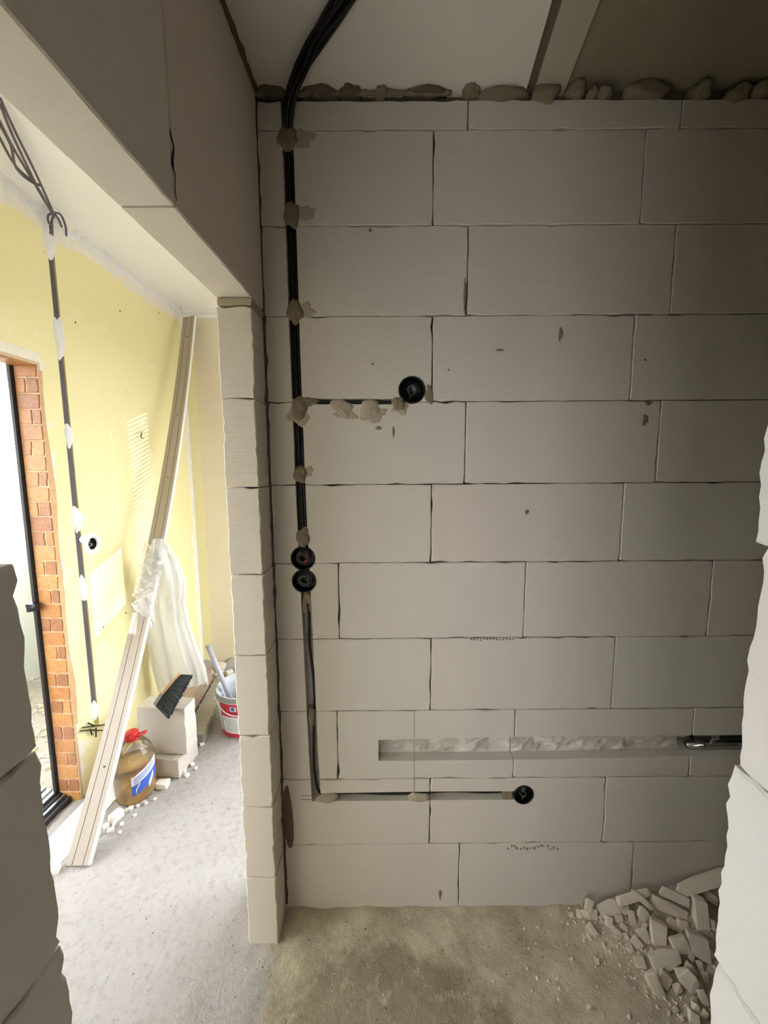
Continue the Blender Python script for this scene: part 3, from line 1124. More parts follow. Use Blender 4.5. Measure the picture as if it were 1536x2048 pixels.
for pp in ([(108, 425), (122, 430), (131, 452), (133, 472)], [(106, 425), (96, 432), (98, 446), (106, 452)], [(110, 428), (118, 440), (124, 455)]):
    tube('wire', [atYel(x, y, .03) - o0 for x, y in pp], .0042, M['cablegrey'], yc, 7, 5)
tube('cable_tie', [atYel(x, y, .036) - o0 for x, y in ((103, 424), (108, 419), (114, 422))], .004, M['pvc'], yc, 7, 3)
p0 = Vector((yx(.594) - .006, .594, .27))
for pp in ([(165, 1455), (190, 1452), (212, 1449)], [(160, 1462), (180, 1460), (205, 1461)], [(180, 1458), (184, 1470)], [(192, 1455), (192, 1474)], [(176, 1446), (190, 1452)]):
    tube('wire', [atYel(x, y, .012) - o0 for x, y in pp], .0032, M['cable'], yc, 6, 0)
yb = thing(empty('socket_box', yf(Vector((0, .672, 1.170)))), 'small socket hole full of wires in the yellow wall, ringed with white plaster', 'socket box')
yfl = lambda v: Vector((-v.z, v.x, v.y))
lathe('box_shell', [(.029, .001), (.029, .045), (0, .045)], M['frame'], yb, 20, yfl)
for k in range(4):
    a = k * 1.4
    tube('wire', [Vector((-.04, .012 * cos(a), .012 * sin(a))), Vector((-.012, -.016 * cos(a), .014 * sin(a + .6))), Vector((-.014, .012 * cos(a + 1), .016 * sin(a + 2)))], .0025, M['wire'] if k % 2 else M['mortar_lt'], yb, 6, 4)
hk = thing(tube('wall_hook', [atYel(283, 866, .0), atYel(283, 866, .02), atYel(282, 874, .022), atYel(286, 876, .02)], .003, M['frame'], None, 6, 3),
           'tiny dark hook on the yellow wall in the striped sunlight', 'hook')

# ------------------------------------------------------------------ leaning strip panel
plank = thing(empty('plastic_strip', (-.87, .153, FZ)), 'long grey-white plastic strip with two dark grooves, leaning into the corner', 'strip panel')
PB = Vector((-.8695, .153, FZ + .008))
PT = atY(378, 633, 1.575)
ax = (PT - PB).normalized()
sag = (Vector((0, 1, 0)) - ax * ax.y).normalized()


def plank_at(s):
    return PB.lerp(PT, s) + sag * (.47 * s * (1 - s) - .07 * s * s * (1 - s))


def strip(name, prof, mat, n=40):
    vs, fs = [], []
    for i in range(n + 1):
        s = i / n
        d = (plank_at(min(1, s + .01)) - plank_at(max(0, s - .01))).normalized()
        a = Vector((.98, -.06 - .1 * s, 0))
        a = (a - d * d.dot(a)).normalized()
        b = a.cross(d).normalized()
        if b.y > 0:
            b = -b
        for (u, w) in prof:
            vs.append(plank_at(s) + a * (u * (1 - .06 * s)) + b * w - Vector(plank.location))
    m = len(prof)
    for i in range(n):
        for k in range(m):
            q = (k + 1) % m
            fs.append((i * m + k, i * m + q, (i + 1) * m + q, (i + 1) * m + k))
    fs += [list(range(m)), list(range(n * m, n * m + m))]
    return mesh(name, vs, fs, mat, plank)


H = .0475
M['strip'] = plain('strip_face', lin(170, 160, 150), .5, .35, var=.03, sc=6)
M['groove'] = plain('strip_groove', lin(92, 76, 72), .7, .2)
strip('strip_body', [(-H, 0), (-.0225, 0), (-.0220, -.004), (-.0200, -.004), (-.0195, 0), (.0215, 0), (.0220, -.004), (.0240, -.004), (.0245, 0), (H - .003, 0), (H - .003, -.012), (-H, -.012)], M['strip'])
strip('groove', [(-.0222, -.0022), (-.0198, -.0022), (-.0198, -.0038), (-.0222, -.0038)], M['groove'])
strip('groove', [(.0218, -.0022), (.0242, -.0022), (.0242, -.0038), (.0218, -.0038)], M['groove'])
strip('edge_lip', [(H - .003, .001), (H + .003, .001), (H + .003, -.013), (H - .003, -.013)], M['pvc'])
for s in (.11, .335, .60, .745, .945):
    p = plank_at(s) - Vector(plank.location)
    me = chunk_mesh('screw', .007, .007, .006, int(s * 1000), M['frame'])
    o = link(bpy.data.objects.new('screw', me), plank)
    o.location = p + Vector((.003, -.003, 0))

# ------------------------------------------------------------------ crumpled film sleeve on the strip
def m_film():
    m = bpy.data.materials.new('clear_film')
    m.use_nodes = True
    t = m.node_tree
    t.nodes.clear()
    out = t.nodes.new('ShaderNodeOutputMaterial')
    tr = t.nodes.new('ShaderNodeBsdfTransparent')
    tr.inputs[0].default_value = (.97, .97, .98, 1)
    df = t.nodes.new('ShaderNodeBsdfDiffuse')
    df.inputs[0].default_value = (.88, .89, .91, 1)
    tl = t.nodes.new('ShaderNodeBsdfTranslucent')
    tl.inputs[0].default_value = (.88, .89, .91, 1)
    gl = t.nodes.new('ShaderNodeBsdfGlossy')
    gl.inputs['Roughness'].default_value = .12
    co = t.nodes.new('ShaderNodeTexCoord')
    nz = t.nodes.new('ShaderNodeTexNoise')
    nz.inputs['Scale'].default_value = 45
    nz.inputs['Detail'].default_value = 4
    t.links.new(co.outputs['Object'], nz.inputs['Vector'])
    bp = t.nodes.new('ShaderNodeBump')
    bp.inputs['Distance'].default_value = .006
    t.links.new(nz.outputs[0], bp.inputs['Height'])
    for n in (df, gl):
        t.links.new(bp.outputs[0], n.inputs['Normal'])
    a1 = t.nodes.new('ShaderNodeMixShader')
    a1.inputs[0].default_value = .45
    t.links.new(df.outputs[0], a1.inputs[1])
    t.links.new(tl.outputs[0], a1.inputs[2])
    lw = t.nodes.new('ShaderNodeLayerWeight')
    lw.inputs[0].default_value = .35
    mr = t.nodes.new('ShaderNodeMapRange')
    mr.inputs[3].default_value = .60
    mr.inputs[4].default_value = .95
    t.links.new(lw.outputs['Facing'], mr.inputs[0])
    a2 = t.nodes.new('ShaderNodeMixShader')
    t.links.new(mr.outputs[0], a2.inputs[0])
    t.links.new(tr.outputs[0], a2.inputs[1])
    t.links.new(a1.outputs[0], a2.inputs[2])
    a3 = t.nodes.new('ShaderNodeMixShader')
    a3.inputs[0].default_value = .10
    t.links.new(a2.outputs[0], a3.inputs[1])
    t.links.new(gl.outputs[0], a3.inputs[2])
    t.links.new(a3.outputs[0], out.inputs[0])
    return m


M['film'] = m_film()
film = thing(empty('plastic_sleeve', plank_at(.45)), 'crumpled clear plastic sleeve hanging from the leaning strip', 'plastic bag')
o0 = Vector(film.location)
# outline of the hanging sleeve: left and right edge from the gathered top to the hem, in pixels at the depth of the strip
LEFT = [(306, 1078), (297, 1110), (291, 1130), (284, 1165), (282, 1190), (284, 1215), (290, 1250), (297, 1300), (306, 1345), (316, 1384)]
RIGHT = [(329, 1077), (345, 1104), (356, 1118), (372, 1160), (374, 1185), (371, 1205), (380, 1250), (396, 1295), (412, 1335), (417, 1366)]


def sheet(name, depth, bulge, seed, n=56, m=48):
    vs, fs = [], []
    for i in range(n + 1):
        v = i / n
        q = v * 9
        k = min(8, int(q))
        f = q - k
        l = Vector(LEFT[k] + (0,)).lerp(Vector(LEFT[k + 1] + (0,)), f)
        r = Vector(RIGHT[k] + (0,)).lerp(Vector(RIGHT[k + 1] + (0,)), f)
        yb = plank_at(.452).y - .03 + (1.02 - plank_at(.452).y) * min(1, v * 1.3)
        for j in range(m + 1):
            u = j / m
            fade = min(1, v * 4 + .25)
            pl = sin(u * 17 + 2.6 * noise.noise(Vector((u * 3, v * 1.4, seed))) + seed) * .024 * fade
            cr = noise.fractal(Vector((u * 7, v * 9, seed)), .8, 2.1, 3) * .013 * (1.3 - v * .7)
            wav = 1 + (.05 * sin(u * 14 + seed) if i == n else 0)
            px = l.x + (r.x - l.x) * u
            py = l.y + (r.y - l.y) * u + (3 * sin(u * 17 + seed) if i == n else 0)
            vs.append(atY(px, py, yb + depth + pl + cr - bulge * sin(pi * u) * sin(pi * min(1, v * .9 + .1))) - o0)
    w = m + 1
    fs = [(i * w + j, i * w + j + 1, (i + 1) * w + j + 1, (i + 1) * w + j) for i in range(n) for j in range(m)]
    return mesh(name, vs, fs, M['film'], film, True)


sheet('film_front', -.02, .045, 1.3)
sheet('film_back', .02, -.03, 4.1)
# torn tab that wraps the front of the strip
vs, fs = [], []
pw = [(262, 1207), (292, 1188), (304, 1205), (309, 1250), (293, 1262), (276, 1238)]
for i in range(13):
    for j in range(13):
        u, v = i / 12, j / 12
        a = Vector((262, 1207, 0)).lerp(Vector((306, 1182, 0)), u)
        b = Vector((286, 1250, 0)).lerp(Vector((310, 1256, 0)), u)
        p = a.lerp(b, v)
        d = plank_at(.36).y - .035 - .02 * sin(pi * u) + .010 * noise.fractal(Vector((u * 5, v * 5, 9)), .8, 2, 3)
        vs.append(atY(p.x, p.y, d) - o0)
fs = [(i * 13 + j, i * 13 + j + 1, (i + 1) * 13 + j + 1, (i + 1) * 13 + j) for i in range(12) for j in range(12)]
mesh('film_tab', vs, fs, M['film'], film, True)
vs, fs = [], []
for i in range(33):
    for j in range(13):
        u, v = i / 32, j / 12
        c = plank_at(.462 - .10 * u) + Vector((0, -.02, 0))
        w = .062 + .012 * noise.noise(Vector((u * 9, 0, 3)))
        p = c + Vector(((v - .42) * 2 * w, -.018 * sin(pi * v) + .006 * sin(u * 37 + 3 * noise.noise(Vector((u * 8, v * 2, 1)))) + .014 * noise.fractal(Vector((u * 13, v * 4, 5)), .8, 2, 4), .010 * sin(v * 11 + u * 7)))
        vs.append(p - o0)
fs = [(i * 13 + j, i * 13 + j + 1, (i + 1) * 13 + j + 1, (i + 1) * 13 + j) for i in range(32) for j in range(12)]
mesh('film_gather', vs, fs, M['film'], film, True)

# ------------------------------------------------------------------ white board on the floor by the door
wbd = thing(empty('floor_board', (-1.0, .3, FZ)), 'flat glossy white board lying by the balcony door rails', 'board')
o0 = Vector(wbd.location)
q = [Vector((-.955, .02, FZ + .006)), Vector((-.928, .56, FZ + .006)), Vector((-1.055, .56, FZ + .022)), Vector((-1.078, .02, FZ + .022))]
dn = Vector((0, 0, -.010))
mesh('board_face', [p - o0 for p in q] + [p + dn - o0 for p in q], [(0, 1, 2, 3), (4, 5, 6, 7), (0, 1, 5, 4), (1, 2, 6, 5), (2, 3, 7, 6), (3, 0, 4, 7)], M['pvc'], wbd)

# ------------------------------------------------------------------ offcut blocks, brush
def yawbox(o0, yaw):
    c, s = cos(yaw), sin(yaw)
    return lambda v: Vector((o0.x + c * v.x - s * v.y, o0.y + s * v.x + c * v.y, o0.z + v.z))


lb = empty('block_offcut', (-.694, .588, FZ))
thing(lb, 'white aerated block offcut lying flat on the floor, under the upright one', 'block')
rough_block('block_body', -.27, 0, .004, .105, .17, M['block_white'], lb, lambda v: yawbox(Vector((0, 0, 0)), -.09)(Vector((v.x, v.z, v.y))), 1300, step=.025)
ub = empty('block_offcut', (-.664, .622, FZ + .107))
thing(ub, 'white aerated block offcut standing on edge with the brush on top', 'block')
rough_block('block_body', -.25, 0, .0, .252, .098, M['block_white'], ub, lambda v: yawbox(Vector((0, 0, 0)), -.05)(Vector((v.x, v.z, v.y))), 1301, step=.025)

brush = thing(empty('hand_brush', (-.74, .66, .345)), 'dark-bristled hand brush lying across the upright white block', 'brush')
o0 = Vector(brush.location)
M['bristle'] = plain('dark_bristles', lin(46, 52, 54), .6, .3, var=.35, sc=90)
M['brushwood'] = plain('brush_back', lin(206, 160, 124), .5, .3)
M['brushgrey'] = plain('brush_end', lin(150, 146, 140), .5, .3)
A0, A1 = atY(313, 1410, .610), atY(352, 1360, .70)       # back edge of the head
T0, T1 = atY(336, 1437, .555), atY(379, 1356, .655)      # bristle tips
U0, U1 = atY(326, 1390, .640), atY(362, 1350, .73)
R = random.Random(5)
vs, fs = [], []
for i in range(34):
    for j in range(5):
        for w in range(2):
            s = (i + R.uniform(-.5, .5)) / 33
            t = (j + R.uniform(-.3, .3)) / 4
            a = A0.lerp(A1, s).lerp(U0.lerp(U1, s), t)
            tip = T0.lerp(T1, s) + (U0.lerp(U1, s) - A0.lerp(A1, s)) * (.55 * t) + Vector((R.uniform(-.006, .006), R.uniform(-.007, .004), R.uniform(-.006, .004)))
            d = (tip - a).normalized()
            e = d.cross(Vector((0, 1, .3))).normalized() * .0042
            g = d.cross(e).normalized() * .0042
            b = len(vs)
            vs += [a + e - o0, a - e * .5 + g - o0, a - e * .5 - g - o0, tip + e * .8 - o0, tip - e * .4 + g * .8 - o0, tip - e * .4 - g * .8 - o0]
            fs += [(b, b + 1, b + 4, b + 3), (b + 1, b + 2, b + 5, b + 4), (b + 2, b, b + 3, b + 5), (b + 3, b + 4, b + 5)]
br = mesh('bristles', vs, fs, M['bristle'], brush)
br['kind'] = 'stuff'
bk = (A0 - T0).normalized() * .018
pts8 = [A0, A1, U1, U0]
vs = [p + (A0 - T0).normalized() * .002 - o0 for p in pts8] + [p + bk - o0 for p in pts8]
mesh('brush_back', vs, [(0, 1, 2, 3), (4, 5, 6, 7), (0, 1, 5, 4), (1, 2, 6, 5), (2, 3, 7, 6), (3, 0, 4, 7)], M['brushwood'], brush)
ex = (A0 - A1).normalized() * .008
pts8 = [A0 + ex, A0, U0, U0 + ex]
vs = [p - bk * .3 - o0 for p in pts8] + [p + bk * 1.25 - o0 for p in pts8]
mesh('end_cap', vs, [(0, 1, 2, 3), (4, 5, 6, 7), (0, 1, 5, 4), (1, 2, 6, 5), (2, 3, 7, 6), (3, 0, 4, 7)], M['brushgrey'], brush)

# ------------------------------------------------------------------ packs lying behind the blocks
M['pack'] = plain('grey_pack', lin(150, 145, 136), .35, .4, var=.18, sc=18, bumpd=.002)
M['pack2'] = plain('brown_pack', lin(160, 140, 124), .45, .4, var=.2, sc=18, bumpd=.002)
pk = thing(empty('wrapped_pack', (-.70, .83, FZ)), 'low grey film-wrapped pack lying beside the red and white bucket', 'pack')
f = yawbox(Vector((0, 0, 0)), .13)
box('pack_body', -.10, .018, 0, .62, .002, .062, M['pack'], pk, bev=.006, fn=f)
for k in range(5):
    box('wrap_band', -.1015, .0195, .05 + k * .12, .066 + k * .12, .001, .0632, M['mortar_lt'], pk, bev=.002, fn=f)
pk2 = thing(empty('wrapped_pack', (-.80, .84, FZ)), 'brownish pack on edge between the upright white block and the grey pack', 'pack')
box('pack_body', -.10, -.012, .02, .60, .002, .150, M['pack2'], pk2, bev=.006, fn=f)
box('handle_hole', -.013, -.0105, .42, .45, .10, .118, M['frame'], pk2, fn=f)

# ------------------------------------------------------------------ bucket with mixing rod
bu = thing(empty('paint_bucket', (-.505, 1.01, FZ + .004)), 'white plastic bucket with red label panels, wire handle and dirty inside', 'bucket')
M['bucket'] = plain('bucket_plastic', lin(222, 220, 218), .4, .4, var=.05, sc=14)
M['bucket_rim'] = plain('bucket_rim', lin(150, 156, 152), .45, .4, var=.1)
M['liner'] = plain('bucket_liner', lin(176, 182, 188), .3, .5, var=.25, sc=30, bumpd=.006)
M['label_red'] = plain('label_red', lin(188, 52, 76), .45, .4, var=.12, sc=30)
M['label_dk'] = plain('label_dark_red', lin(120, 30, 44), .45, .4)
M['label_white'] = plain('label_white', lin(226, 228, 226), .45, .4, var=.03)
M['label_blue'] = plain('label_blue', lin(60, 84, 170), .45, .4)
M['print'] = plain('label_print', lin(150, 156, 160), .5, .3)
BH, BR0, BR1 = .262, .132, .158
br_at = lambda z: BR0 + (BR1 - BR0) * z / BH
lathe('bucket_body', [(0, 0), (BR0, 0), (BR0 + .001, .004), (BR1 - .002, BH - .03), (BR1 - .001, BH), (BR1 - .005, BH), (BR1 - .006, BH - .03), (BR0 - .005, .006), (0, .006)], M['bucket'], bu, 48)
lathe('bucket_rim', [(BR1 - .006, BH - .001), (BR1 + .004, BH - .001), (BR1 + .006, BH - .006), (BR1 + .004, BH - .012), (BR1 + .001, BH - .014), (BR1 + .0035, BH - .030), (BR1 + .001, BH - .034), (BR1 - .003, BH - .034)], M['bucket_rim'], bu, 48)
lathe('liner', [(BR1 - .007, BH - .004)] + [(BR1 - .010 - .012 * (k % 2) - .006 * k, BH - .02 * k - .012) for k in range(8)] + [(0, .10)], M['liner'], bu, 30)


def shell(name, a0, a1, z0, z1, mat, off=.0012, n=20, par=None):
    return lathe(name, [(br_at(z0) + off, z0), (br_at(z1) + off, z1)], mat, par or bu, n, None, math.radians(a0), math.radians(a1))


lp_red = shell('label_panel', -128, -20, .138, .222, M['label_red'])
lp_wht = shell('label_panel', -128, -20, .034, .137, M['label_white'])
shell('label_edge', -131, -128, .02, .215, M['label_dk'], .0014, 3)
shell('label_base', -150, -10, .004, .030, M['label_red'])
shell('label_band', -126, -22, .166, .170, M['label_dk'], .0020, par=lp_red)
shell('label_logo', -101, -88, .178, .206, M['label_white'], .0022, 6, lp_red)
shell('label_logo', -99, -91, .182, .203, M['label_blue'], .0026, 6, lp_red)
for k in range(8):
    shell('text_line', -118, -40 - (k % 3) * 12, .048 + k * .0105, .0510 + k * .0105, M['print'], .0020, 12, lp_wht)
shell('text_line', -122, -119, .112, .126, M['print'], .0022, 3, lp_wht)
shell('text_line', -152, -146, .182, .196, M['frame'], .0022, 3)
hp = []
for k in range(15):
    a = math.radians(-140 + 110 * k / 14)
    hp.append((cos(a) * (BR1 + .010), sin(a) * (BR1 + .010), BH - .025 - .075 * sin(pi * k / 14)))
tube('handle', hp, .0026, M['pvc'], bu, 6, 3)
me = chunk_mesh('handle_lug', .014, .014, .014, 5, M['bucket'])
o = link(bpy.data.objects.new('handle_lug', me), bu)
o.location = hp[0]
rod = thing(empty('mixing_rod', (-.55, 1.0, .2)), 'thick grey plastic rod standing in the red and white bucket', 'rod')
ra, rb_ = atY(417, 1294, 1.00), atY(457, 1388, .985)
rb2 = rb_ + (rb_ - ra) * .2
M['rod'] = plain('rod_grey', lin(170, 168, 180), .4, .4)
tube('rod_body', [ra - Vector(rod.location), rb2 - Vector(rod.location)], .0145, M['rod'], rod, 14, 0)
tube('rod_tip', [ra - (rb_ - ra).normalized() * .014 - Vector(rod.location), ra - Vector(rod.location)], .0155, M['bucket_rim'], rod, 14, 0)

# ------------------------------------------------------------------ five-litre bottle
def clear(name, c, transp, rough=.05, diff=None):
    m = bpy.data.materials.new(name)
    m.use_nodes = True
    t = m.node_tree
    t.nodes.clear()
    out = t.nodes.new('ShaderNodeOutputMaterial')
    tr = t.nodes.new('ShaderNodeBsdfTransparent')
    tr.inputs[0].default_value = c
    gl = t.nodes.new('ShaderNodeBsdfGlossy')
    gl.inputs['Roughness'].default_value = rough
    df = t.nodes.new('ShaderNodeBsdfDiffuse')
    df.inputs[0].default_value = diff or (.8, .8, .8, 1)
    tl = t.nodes.new('ShaderNodeBsdfTranslucent')
    tl.inputs[0].default_value = diff or (.8, .8, .8, 1)
    co = t.nodes.new('ShaderNodeTexCoord')
    nz = t.nodes.new('ShaderNodeTexNoise')
    nz.inputs['Scale'].default_value = 18
    t.links.new(co.outputs['Object'], nz.inputs['Vector'])
    bp = t.nodes.new('ShaderNodeBump')
    bp.inputs['Distance'].default_value = .004
    t.links.new(nz.outputs[0], bp.inputs['Height'])
    t.links.new(bp.outputs[0], gl.inputs['Normal'])
    a0 = t.nodes.new('ShaderNodeMixShader')
    a0.inputs[0].default_value = .5
    t.links.new(df.outputs[0], a0.inputs[1])
    t.links.new(tl.outputs[0], a0.inputs[2])
    a1 = t.nodes.new('ShaderNodeMixShader')
    a1.inputs[0].default_value = 1 - transp
    t.links.new(tr.outputs[0], a1.inputs[1])
    t.links.new(a0.outputs[0], a1.inputs[2])
    fr = t.nodes.new('ShaderNodeFresnel')
    fr.inputs[0].default_value = 1.4
    a2 = t.nodes.new('ShaderNodeMixShader')
    t.links.new(fr.outputs[0], a2.inputs[0])
    t.links.new(a1.outputs[0], a2.inputs[1])
    t.links.new(gl.outputs[0], a2.inputs[2])
    t.links.new(a2.outputs[0], out.inputs[0])
    return m


M['pet'] = clear('clear_pet', (.96, .95, .92, 1), .90)
M['oil'] = clear('amber_liquid', lin(254, 236, 192), .48, .08, lin(255, 216, 138))
bo = thing(empty('oil_bottle', (-.852, .497, FZ + .004)), 'big clear bottle half full of amber liquid, red cap, behind the leaning strip', 'bottle')
prof = [(0, 0), (.066, 0), (.078, .006), (.084, .020), (.082, .036), (.086, .044), (.084, .060), (.087, .068), (.085, .084), (.087, .094), (.087, .170), (.086, .190), (.082, .212), (.075, .236),
        (.060, .258), (.043, .275), (.030, .285), (.026, .292), (.025, .306)]
lathe('bottle_shell', prof, M['pet'], bo, 40)
liq = [(0, .003)] + [(r - .0025, max(.003, z)) for r, z in prof[1:12]] + [(.0, .190)]
lathe('liquid', [(0, .003)] + [(r - .0025, max(.003, z)) for r, z in prof[1:11]] + [(.083, .165), (0, .165)], M['oil'], bo, 40)
cap = lathe('cap', [(0, .322), (.026, .322), (.029, .318), (.030, .300), (.031, .296), (.0, .296)], M['red'], bo, 30)
tube('carry_loop', [(.026, -.010, .306), (.045, -.014, .309), (.066, -.012, .320), (.074, -.004, .326), (.064, .006, .322), (.045, .010, .312), (.026, .008, .306)], .0042, M['red'], cap, 6, 4)
lathe('tamper_ring', [(.029, .290), (.033, .290), (.033, .296), (.029, .296), (.029, .290)], M['red'], bo, 30)
M['blabel'] = plain('bottle_label_blue', lin(62, 96, 190), .4, .4, var=.1)


def bshell(name, a0, a1, b0, b1, mat, off, par=None):
    """Slanted label on the bottle: lower and upper edge both climb to the right."""
    vs, fs = [], []
    n = 16
    for j in range(2):
        for k in range(n + 1):
            a = math.radians(a0 + (a1 - a0) * k / n)
            z = (b0 if j == 0 else b1) + .045 * k / n
            vs.append(Vector(((.0875 + off) * cos(a), (.0875 + off) * sin(a), z)))
    fs = [(k, k + 1, n + 2 + k, n + 1 + k) for k in range(n)]
    return mesh(name, vs, fs, mat, par or bo, True)


blab = bshell('label', -66, 15, .055, .150, M['label_white'], .0006)
bshell('label_band', -66, 15, .055, .105, M['blabel'], .0012, blab)
for k in range(4):
    bshell('text_line', -60, 0, .112 + k * .008, .1155 + k * .008, M['blabel'], .0012, blab)
bshell('text_line', -62, -20, .146, .149, M['label_red'], .0014, blab)
bshell('label_mark', -56, -44, .066, .084, M['label_white'], .0018, blab)
bshell('label_mark', -53, -47, .071, .079, M['frame'], .0024, blab)
bshell('label_mark', -20, -2, .062, .088, M['label_white'], .0018, blab)

# ------------------------------------------------------------------ broken block pieces heaped in the right corner
HEAP = [  # long axis ends (crop pixels), width in crop pixels, height over the floor, label
    (430, 325, 770, 225, 90, .085, 'pale wedge-shaped block piece lying against the block wall'),
    (1015, 240, 1600, 70, 130, .135, 'long rounded block piece leaning on the wall at the top of the heap'),
    (1200, 300, 1620, 215, 80, .100, 'flat block piece tucked under the long rounded one'),
    (615, 312, 860, 505, 56, .090, 'thin pale sliver lying across the heap below the wedge'),
    (255, 475, 450, 395, 125, .040, 'sloping slab piece propped on the heap, left of the round knob'),
    (905, 295, 1225, 445, 92, .105, 'long greyish chunk pointing up to the wall, upper of two alike'),
    (815, 410, 1205, 575, 125, .045, 'broad greyish chunk under the upper long chunk'),
    (1320, 355, 1345, 780, 150, .075, 'tall tapered chunk standing upright at the right of the heap'),
    (890, 590, 900, 905, 150, .050, 'flat rectangular slab lying in the middle of the heap'),
    (980, 615, 1160, 710, 90, .050, 'pale pointed chunk right of the flat slab'),
    (1095, 640, 1225, 690, 85, .045, 'stubby chunk wedged against the tall tapered one'),
    (715, 690, 795, 875, 95, .035, 'pale angular chip left of the flat slab'),
    (1075, 765, 1160, 965, 155, .050, 'blocky wedge below the pale pointed chunk'),
    (830, 1075, 1135, 985, 140, .035, 'large flat piece lying at the front of the heap'),
    (690, 965, 735, 1115, 100, .020, 'pale squarish chip at the front left of the heap'),
    (795, 1135, 985, 1475, 100, .012, 'long stick-shaped piece lying alone on the floor in front'),
    (1130, 1090, 1195, 1320, 115, .030, 'sharp-ridged wedge at the front right of the heap'),
    (905, 1150, 1030, 1275, 120, .018, 'greyish lump beside the long stick-shaped piece'),
    (1075, 1265, 1125, 1365, 75, .018, 'small pale lump at the very front of the heap'),
    (215, 480, 240, 615, 120, .022, 'triangular piece at the left end of the heap'),
    (190, 340, 150, 475, 85, .050, 'pale upright spike of block against the wall at the left end'),
    (460, 415, 535, 415, 85, .060, 'round knob of block sitting behind the sloping slab'),
    (690, 510, 800, 600, 115, .050, 'curled chunk below the thin pale sliver'),
    (400, 570, 400, 700, 75, .030, 'small pale tooth-shaped chip left of centre'),
    (620, 505, 655, 710, 62, .040, 'narrow jagged chip beside the curled chunk'),
    (480, 470, 610, 510, 90, .045, 'flat chip in front of the round knob'),
    (1125, 300, 1240, 410, 65, .090, 'small chunk in the gap beside the long rounded piece'),
    (1370, 340, 1520, 430, 90, .095, 'chunk at the right edge behind the tall tapered one'),
    (1180, 800, 1440, 930, 190, .005, 'big dull lump half buried under the wedge'),
    (1140, 1130, 1300, 1340, 130, .020, 'dull slab behind the sharp-ridged wedge'),
    (1180, 1040, 1290, 1190, 62, .030, 'splinter lying right of the large flat piece'),
]
SMALL = [(1310, 1020, 1360, 1160, 45), (1330, 1320, 1400, 1500, 62), (1255, 1400, 1295, 1490, 42), (175, 650, 280, 785, 85), (165, 700, 220, 840, 32),
         (425, 685, 530, 790, 60), (590, 850, 645, 960, 52), (635, 785, 725, 905, 80), (60, 435, 72, 550, 55), (100, 435, 122, 530, 52), (0, 530, 25, 570, 50),
         (1435, 590, 1455, 720, 70), (1370, 1140, 1400, 1260, 60), (815, 930, 905, 1000, 60), (740, 660, 790, 700, 60), (455, 590, 545, 600, 62), (520, 660, 590, 720, 50),
         (330, 830, 350, 900, 30), (450, 780, 520, 800, 26), (1210, 1580, 1330, 1640, 80), (1130, 1600, 1160, 1650, 40), (270, 1000, 290, 1080, 36), (180, 1480, 200, 1520, 34),
         (1390, 900, 1450, 1010, 70), (1240, 1500, 1330, 1560, 80), (1340, 1540, 1400, 1620, 70), (1290, 1240, 1340, 1330, 60), (1180, 1480, 1220, 1540, 44), (1060, 1500, 1100, 1560, 40), (1330, 900, 1390, 1000, 80), (1200, 960, 1270, 1020, 60), (1420, 1380, 1440, 1460, 50), (560, 740, 600, 830, 40), (380, 500, 440, 540, 44), (300, 560, 330, 640, 30), (870, 940, 960, 960, 40)]
M['frag'] = aerated('broken_block', lin(214, 205, 188), pores=1.4, saw=.3)
cp = lambda x, y: (1140 + x / 5.12, 1720 + y / 5.12)


def fragment(x1, y1, x2, y2, w, z, seed, tap, flat):
    a, b = cp(x1, y1), cp(x2, y2)
    mid = ((a[0] + b[0]) / 2, (a[1] + b[1]) / 2)
    m0 = atZ(*mid, FZ + z)
    for _ in range(4):
        g = floor_h(m0.x, min(m0.y, -.03))
        zz = max(g + w / 5.12 / 640 * flat * .4, FZ + z)
        m0 = atZ(*mid, zz)
    m0.y = min(m0.y, -.035)
    # direction: image-plane vector laid on a slope that leans back towards the wall
    nrm = Vector((-.15, -.75, .66)).normalized()

    def onp(p):
        r = ray(*p)
        return CAM + r * ((m0 - CAM).dot(nrm) / r.dot(nrm))
    A, B = onp(a), onp(b)
    d = B - A
    l = d.length
    wid = w / 5.12 / 540
    me = chunk_mesh('block_fragment', l, wid, wid * flat, seed, M['frag'], tap, 16)
    o = link(bpy.data.objects.new('block_fragment', me))
    ex = d.normalized()
    ez = (nrm - ex * nrm.dot(ex)).normalized()
    ey = ez.cross(ex)
    o.matrix_world = Matrix(((ex.x, ey.x, ez.x, m0.x), (ex.y, ey.y, ez.y, m0.y), (ex.z, ey.z, ez.z, m0.z), (0, 0, 0, 1)))
    bpy_low = min((o.matrix_world @ v.co).z for v in me.vertices)
    far = max((o.matrix_world @ v.co).y for v in me.vertices)
    if far > -.002:
        o.location.y -= far + .002
    return o


for i, (x1, y1, x2, y2, w, z, lab) in enumerate(HEAP):
    thing(fragment(x1, y1, x2, y2, w, z, 1500 + i, .45, .62), lab, 'block fragment', 'broken block pieces in the right corner')
for i, (x1, y1, x2, y2, w) in enumerate(SMALL):
    thing(fragment(x1, y1, x2, y2, w, .014, 1600 + i, .4, .7), 'small crumb of broken block scattered around the heap', 'block fragment', 'block crumbs around the heap')

